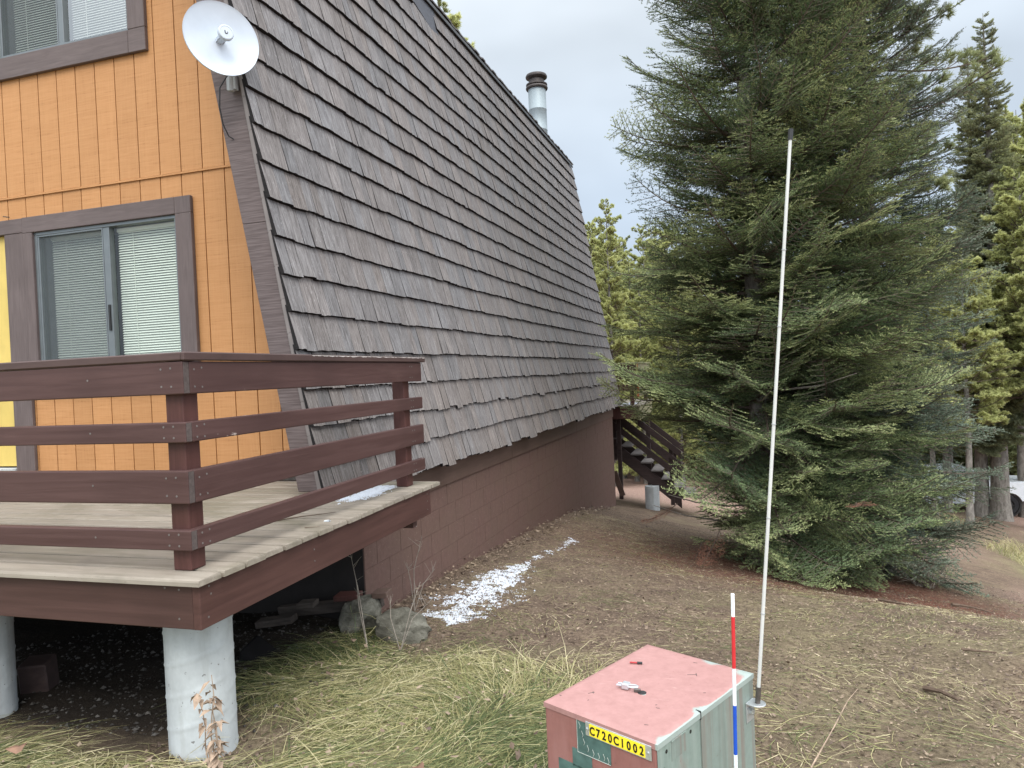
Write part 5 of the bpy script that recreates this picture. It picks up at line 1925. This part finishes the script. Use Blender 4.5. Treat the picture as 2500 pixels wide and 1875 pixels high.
# the rest of the stand
sp_ = [('pine_a', -3.4, 28, 6.2), ('pine_b', -2.1, 30, 7.4), ('pine_a', -1.2, 33, 8.0), ('pine_c', -4.6, 36, 8.5), ('pine_b', -6.9, 40, 10.2), ('pine_a', -5.2, 40, 8.7), ('pine_c', -2.6, 38, 9.4),
       ('pine_a', -.2, 37, 9.0), ('pine_b', .9, 31, 8.5), ('pine_c', 2.4, 35, 9.0), ('pine_c', 4.2, 33, 8.0), ('pine_a', -4.2, 30, 7.4), ('pine_a', -2.9, 26.5, 5.6), ('pine_b', -5.0, 34, 8.3), ('pine_a', -3.1, 35, 8.7), ('pine_b', -1.6, 27, 5.8), ('pine_a', -4.9, 37, 8.0)]
for i, (k, x, y, zt) in enumerate(sp_):
    far_tree(k, x, y, top_h(x, y, zt), ra.uniform(0, 6.28), 'slender sunlit pine in the stand behind the rear deck and stairs', 'pines behind the rear deck', wid=ra.uniform(.9, 1.2))
sp_ = [('pine_d', 7.4, 30, 5.2), ('pine_d', 8.4, 32, 6.5), ('pine_c', 11.9, 38, 7.5), ('pine_d', 14.6, 40, 13.0), ('pine_d', 12.9, 36, 8.6), ('pine_c', 9.3, 38, 8), ('pine_c', 7.0, 40, 8.5), ('pine_d', 16.5, 44, 12), ('pine_c', 14.2, 46, 8), ('pine_d', 11.2, 44, 8), ('pine_d', 13.2, 38, 13.2), ('pine_d', 11.2, 37, 9.5), ('pine_d', 9.4, 35.5, 7.6), ('pine_d', 12.2, 35.5, 11.2), ('pine_a', 10.6, 42, 9), ('pine_a', 12.8, 42, 11.5), ('pine_a', 8.3, 38, 7.4), ('pine_d', 8.6, 33, 6.6), ('pine_d', 10.35, 29.6, 8.4), ('pine_d', 11.6, 33.8, 9.0), ('pine_d', 8.05, 28.2, 5.4)]
for i, (k, x, y, zt) in enumerate(sp_):
    far_tree(k, x, y, top_h(x, y, zt), ra.uniform(0, 6.28), 'hazy green pine in the stand beyond the white truck', 'pines beyond the truck', wid=ra.uniform(.95, 1.35))
for i in range(40):
    y = ra.uniform(44, 66)
    x = (-.42 + .84 * (i + ra.random()) / 40) * y + .03 * y
    far_tree(('pine_c', 'pine_a', 'pine_b')[i % 3], x, y, ra.uniform(11, 15), ra.uniform(0, 6.28), 'distant pine in the back row of the woods', 'distant pines', wid=1.5)

# ================================================================== GRASS, LITTER, TWIGS
def blades(N, xr, yr, dens, rg, ln=(.22, .5), w=.0042, flat=.75, segs=5):
    x = rg.uniform(*xr, N); y = rg.uniform(*yr, N)
    keep = rg.random(N) < dens(x, y)
    x, y = x[keep], y[keep]
    n = len(x)
    z = terr(x, y)
    clump = fnoise(x, y, 1.6, 21, 3)
    a = 6.28 * 1.8 * fnoise(x, y, .75, 31, 2) + rg.normal(size=n) * np.where(rg.random(n) < .3, 1.1, .28)
    L = rg.uniform(*ln, n) * (.75 + .5 * clump)
    hgt = L * (1 - flat) * rg.uniform(.5, 1.5, n)
    pts = []
    bend = rg.normal(size=n) * .9
    px, py = x.copy(), y.copy()
    for k in range(segs + 1):
        f_ = k / segs
        zz = hgt * np.sin(np.minimum(f_ * 1.9, 2.7) / 2.7 * math.pi) ** .8 if False else hgt * (np.sin(np.minimum(1, f_ * 1.0) * 2.75)) * 1.0
        aa = a + bend * f_
        if k:
            px = px + np.cos(aa) * L / segs
            py = py + np.sin(aa) * L / segs
        gz = terr(px, py)
        pts.append(np.stack([px, py, np.maximum(gz + .006, z * (1 - f_) + gz * f_ + zz)], 1))
    V, T = [], []
    tone = np.clip(.50 + 1.5 * (fnoise(x, y, 1.1, 41, 3) - .5) + .34 * rg.normal(size=n), 0, 1)
    for k in range(segs):
        p0, p1 = pts[k], pts[k + 1]
        d = norm(p1 - p0)
        s = norm(np.cross(d, np.array([0, 0, 1.]) + .8 * rg.normal(size=(n, 3)) * .5))
        w0 = w * (1 - .85 * k / segs) / 2
        w1 = w * (1 - .85 * (k + 1) / segs) / 2
        V.append(np.stack([p0 - s * w0, p0 + s * w0, p1 + s * w1], 1)); T.append(tone)
        V.append(np.stack([p0 - s * w0, p1 + s * w1, p1 - s * w1], 1)); T.append(tone)
    return np.concatenate(V), np.concatenate(T)


rg = np.random.default_rng(64)
V1, T1 = blades(75000, (-4.4, 1.9), (1.3, 5.3), lambda x, y: grass_mask(x, y) * np.clip(.25 + 2.2 * (fnoise(x, y, 1.9, 91, 3) - .28), .25, 1), rg, flat=.945, w=.0036)
V2, T2 = blades(1500, (-4.4, .4), (1.6, 4.6), lambda x, y: grass_mask(x, y) * (fnoise(x, y, 1.2, 77, 2) > .55) * .5, rg, ln=(.3, .55), flat=.6)
tag(soup('grass', np.concatenate([V1, V2]), np.concatenate([T1, T2]), 'grass'), 'long matted yellow green grass lying in swirls across the near yard', 'grass', kind='stuff')
V1, T1 = blades(42000, (-2.4, 6.5), (2.0, 12), lambda x, y: (.25 + .75 * (fnoise(x, y, 1.0, 51, 3) > .52)) * (1 - .9 * sstep(np.exp(-(((x - 1.5) / 2.6) ** 2 + ((y - 10.3) / 1.9) ** 2)), .3, .6)) * (1 - .8 * grass_mask(x, y)), rg, ln=(.05, .17), w=.0026, flat=.90, segs=3)
tag(soup('dry_grass', V1, np.clip(T1 * .95 + .06, 0, 1), 'grass'), 'scattered short straw coloured grass on the bare yard', 'grass', kind='stuff')
V1, T1 = blades(9000, (6.5, 12), (14, 29), lambda x, y: .8 * sstep(fnoise(x, y, .5, 12), .46, .6), rg, ln=(.2, .4), w=.012, flat=.3, segs=3)
tag(soup('far_grass', V1, T1 * .5 + .3, 'grass'), 'pale tufts of grass in front of the grey trunks', 'grass', kind='stuff')


def flakes(N, xr, yr, dens, rg, size, name, label, mat, lift=.006, elong=(1, 3.0), tsh=0.0):
    x = rg.uniform(*xr, N); y = yr[0] + (yr[1] - yr[0]) * rg.random(N) ** 1.25
    k = rg.random(N) < dens(x, y)
    x, y = x[k], y[k]
    n = len(x)
    z = terr(x, y) + lift * rg.random(n) + .003
    a = rg.uniform(0, 6.28, n)
    s = size * np.minimum(rg.lognormal(0, .42, n), 2.2)
    e = rg.uniform(*elong, n)
    u = np.stack([np.cos(a), np.sin(a), rg.normal(size=n) * .25], 1) * (s * e)[:, None]
    v = np.stack([-np.sin(a), np.cos(a), rg.normal(size=n) * .35], 1) * s[:, None]
    p = np.stack([x, y, z], 1)
    c = p + u * .5 + v * rg.uniform(-.2, .2, n)[:, None] + np.array([0, 0, 1.]) * (s * .25)[:, None]
    V = np.concatenate([np.stack([p, p + v * .6 + u * .4, c + u * .5], 1), np.stack([p, c + u * .5, p - v * .6 + u * .4], 1)])
    t_ = np.clip(rg.beta(1.6, 2.2, n) + tsh, 0, 1)
    return tag(soup(name, V, np.r_[t_, t_], mat), label, 'leaf litter', kind='stuff')


yard = lambda x, y: (1 - .75 * grass_mask(x, y)) * (x > -2.62 + .0267 * (y - 4.87)) * (.55 + .9 * (fnoise(x, y, 2.2, 61, 3) - .3))
flakes(200000, (-2.6, 7), (2.0, 14), yard, rg, .0068, 'leaf_litter', 'brown and tan leaf litter strewn over the sloping yard', 'litter', elong=(1, 2.4), tsh=-.10)
flakes(16000, (-2.6, 6), (2.0, 12), yard, rg, .0036, 'wood_chips', 'pale straw bits and chips scattered on the yard', 'litter', elong=(4, 12), tsh=.15)
flakes(7000, (-4.2, 1.6), (1.6, 4.6), lambda x, y: np.clip(grass_mask(x, y) * (.3 + 1.6 * (fnoise(x, y, 1.7, 71, 3) - .4)), 0, 1), rg, .010, 'grass_litter', 'brown leaf bits caught in the matted grass', 'litter', lift=.10)
flakes(2500, (-2.75, -2.2), (4.9, 15), lambda x, y: (np.abs(x - (-2.60 + .0267 * (y - 4.87))) < .16).astype(float), rg, .014, 'leaf_drift', 'drift of dead leaves along the foot of the foundation', 'litter', lift=.05)
# pebbles under the deck
n = 2600
x = rg.uniform(-4.6, -2.2, n); y = rg.uniform(2.7, 4.85, n)
s = np.minimum(.007 * rg.lognormal(0, .5, n), .017)
z = terr(x, y) + s * .35
oct_ = np.array([[1, 0, 0], [0, 1, 0], [-1, 0, 0], [0, -1, 0], [0, 0, .7], [0, 0, -.7]])
tri = np.array([[0, 1, 4], [1, 2, 4], [2, 3, 4], [3, 0, 4]])
an = rg.uniform(0, 6.28, n)
O = oct_[None] * (s[:, None, None] * rg.uniform(.7, 1.3, (n, 1, 3)))
R_ = np.stack([np.stack([np.cos(an), -np.sin(an), 0 * an], 1), np.stack([np.sin(an), np.cos(an), 0 * an], 1), np.stack([0 * an, 0 * an, 1 + 0 * an], 1)], 1)
O = np.einsum('nij,nkj->nki', R_, O) + np.stack([x, y, z], 1)[:, None]
V = O[:, tri].reshape(-1, 3, 3)
tag(soup('pebbles', V, np.repeat(rg.random(n), 4), 'pebble'), 'small pale pebbles on soil painted dark for the shade under the deck', 'gravel', kind='stuff')


def twig(name, pts, r_, label, cat='twig', mat='twig_brown', forks=(), group=None):
    o = MB()
    o.tube(pts, [r_ * (1 - .6 * i / max(1, len(pts) - 1)) for i in range(len(pts))], 6)
    for f_ in forks:
        o.tube(f_, [r_ * .55] + [r_ * .3] * (len(f_) - 1), 5)
    return tag(o.build(name, mat, None, smooth=True), label, cat, group)


g_ = lambda x, y, h=.02: (x, y, tz(x, y) + h)
twig('twig', [(-2.42, 3.39, .84), (-2.33, 3.50, .843), (-2.25, 3.58, .842), (-2.19, 3.645, .842)], .004, 'long thin dark twig lying across the deck boards')
twig('twig', [(-2.14, 3.25, .839), (-2.10, 3.27, .839), (-2.07, 3.285, .839)], .0025, 'short thin twig near the edge of the deck')
tag(MB().hexa([(-2.135, 3.425, .8345), (-2.10, 3.425, .8345), (-2.10, 3.445, .8345), (-2.135, 3.445, .8345), (-2.130, 3.43, .841), (-2.105, 3.43, .844), (-2.105, 3.44, .842), (-2.13, 3.44, .84)]).build('foil_scrap', 'zinc', None), 'tiny crumpled silver scrap on the deck boards', 'litter')
twig('fallen_branch', [g_(1.42, 7.95), g_(1.55, 7.80, .03), g_(1.68, 7.72, .02), g_(1.80, 7.74, .015)], .014, 'short dark forked stick lying on the open yard in front of the firs', 'branch', forks=[[g_(1.58, 7.79, .03), g_(1.54, 7.95, .05)]])
twig('fallen_branch', [g_(2.55, 9.75), g_(2.7, 9.9, .03), g_(2.85, 9.92, .03), g_(3.05, 9.95, .02)], .018, 'dark mossy stick on the pinkish gravel right of the firs', 'branch')
twig('fallen_branch', [g_(.97, 4.26), g_(1.03, 4.18, .03), g_(1.08, 4.06, .02)], .016, 'dark bark strip on the lower right of the yard', 'branch')
twig('fallen_branch', [g_(1.38, 5.1), g_(1.46, 5.06, .02), g_(1.56, 5.06, .02)], .010, 'small dark stick near the right edge of the yard', 'branch')
twig('grass_stem', [g_(.28, 3.10, .03), g_(.40, 3.35, .10), g_(.50, 3.62, .12), g_(.58, 3.85, .10)], .0035, 'single long pale straw stem right of the utility box', 'grass stem', mat='dry_leaf')

# dead leaves in the grass
def leaf(x, y, s, rz, mat, label, tilt=.3, group=None):
    o = MB()
    n = 9
    vs, fs = [(0, 0, .12 * s)], []
    for k in range(n):
        a = 2 * math.pi * k / n
        rr_ = s * (1 if k % 2 else .72) * (1.0 if abs(math.cos(a)) > .4 else .7)
        vs.append((rr_ * math.cos(a), rr_ * math.sin(a) * .75, .25 * s * math.sin(a * 2 + 1)))
    for k in range(n):
        fs.append((0, 1 + k, 1 + (k + 1) % n))
    M_ = Matrix.Translation((x, y, tz(x, y) + .085)) @ Matrix.Rotation(rz, 4, 'Z') @ Matrix.Rotation(tilt, 4, 'X')
    o.add([M_ @ Vector(v) for v in vs], fs)
    ob = o.build('dead_leaf', mat, None, smooth=True)
    return tag(ob, label, 'leaf', group)


leaf(-3.02, 2.32, .045, .4, 'leaf_brown', 'large curled brown leaf on the grass left of the pier')
leaf(-3.28, 2.30, .04, 2.2, 'leaf_brown', 'brown leaf at the left edge on the grass')
leaf(-2.86, 2.05, .035, 1.2, 'leaf_brown', 'tan round leaf low on the grass left of the pier')
leaf(-2.92, 2.15, .028, 2.6, 'leaf_yellow', 'small yellow leaf on the grass left of the pier')
leaf(-1.25, 2.62, .035, .9, 'leaf_brown', 'reddish brown leaf on the matted grass between pier and utility box')

# withered weed in front of the pier
wd = thing('dead_weed', (-2.02, 2.36, tz(-2.02, 2.36)), 'withered brown weed standing in front of the pier', 'weed')
o = MB()
lv = MB()
rw = random.Random(5)
base = Vector((-2.02, 2.36, tz(-2.02, 2.36)))
for k, (dx, dy, hh) in enumerate(((0, 0, .50), (-.05, -.02, .43), (.03, -.02, .33), (-.01, .03, .40))):
    pts = [base + Vector((dx * f_ + .012 * math.sin(f_ * 9 + k), dy * f_, hh * f_)) for f_ in np.linspace(0, 1, 7)]
    o.tube(pts, [.004 - .0004 * i for i in range(7)], 6)
    for j in range(16):
        f_ = rw.uniform(.25, 1)
        p = base + Vector((dx * f_, dy * f_, hh * f_))
        a = rw.uniform(0, 6.28)
        l = rw.uniform(.03, .07)
        d = Vector((math.cos(a), math.sin(a), rw.uniform(-1.0, .2))).normalized()
        s_ = d.cross(Vector((0, 0, 1))).normalized() * l * .28
        c1 = p + d * l * .5 + Vector((0, 0, .008))
        e1 = p + d * l + Vector((0, 0, -.012)) + s_ * .5
        lv.add([p, c1 - s_, c1 + s_ * .8, e1, c1 + Vector((0, 0, -.01))], [(0, 1, 4), (0, 4, 2), (1, 3, 4), (4, 3, 2)])
o.build('stem', 'dry_leaf', wd, smooth=True)
lv.build('leaves', 'dry_leaf', wd)

# dry stalks by the rocks
rw = random.Random(12)
for lab, x, y, tops in (('tall bare dry stalk leaning across the hollow rock', -2.30, 4.15, ((-2.52, 4.35, .45), (-2.45, 4.3, .25))), ('thin dry stalks rising in front of the angular rock', -2.12, 4.25, ((-2.02, 4.4, .22), (-2.2, 4.3, .15), (-1.95, 4.45, .1))), ('pale broken stalks against the foundation wall', -2.45, 5.2, ((-2.38, 5.25, .32), (-2.5, 5.2, .12), (-2.3, 5.3, .05)))):
    b_ = Vector((x, y, tz(x, y)))
    o = MB()
    for q in tops:
        t_ = Vector(q)
        mid = b_.lerp(t_, .5) + Vector((rw.uniform(-.03, .03), rw.uniform(-.03, .03), .04))
        o.tube([b_, mid, t_], [.0038, .003, .0018], 5)
        for k in range(4):
            f_ = rw.uniform(.45, .95)
            p = mid.lerp(t_, f_)
            e = p + Vector((rw.uniform(-.09, .09), rw.uniform(-.06, .06), rw.uniform(.02, .09)))
            o.tube([p, e], [.0018, .001], 4)
    tag(o.build('dry_stalk', 'twig_grey', None), lab, 'weed', 'dry stalks by the foundation')

# bare shrub at the foot of the firs
sh_ = thing('bare_shrub', (2.62, 11.3, tz(2.62, 11.3)), 'tangle of bare grey twigs at the right foot of the firs', 'shrub')
o = MB()
rw = random.Random(3)
for k in range(46):
    b_ = Vector((2.62 + rw.uniform(-.12, .12), 11.3 + rw.uniform(-.12, .12), tz(2.62, 11.3)))
    p = [b_]
    d = Vector((rw.uniform(-1, 1), rw.uniform(-1, 1), rw.uniform(.5, 1.2))).normalized()
    for j in range(4):
        p.append(p[-1] + d * rw.uniform(.10, .2))
        d = (d + Vector((rw.uniform(-.6, .6), rw.uniform(-.6, .6), rw.uniform(-.5, .3)))).normalized()
    o.tube(p, [.009, .007, .005, .004, .002], 5)
o.build('twigs', 'twig_grey', sh_)
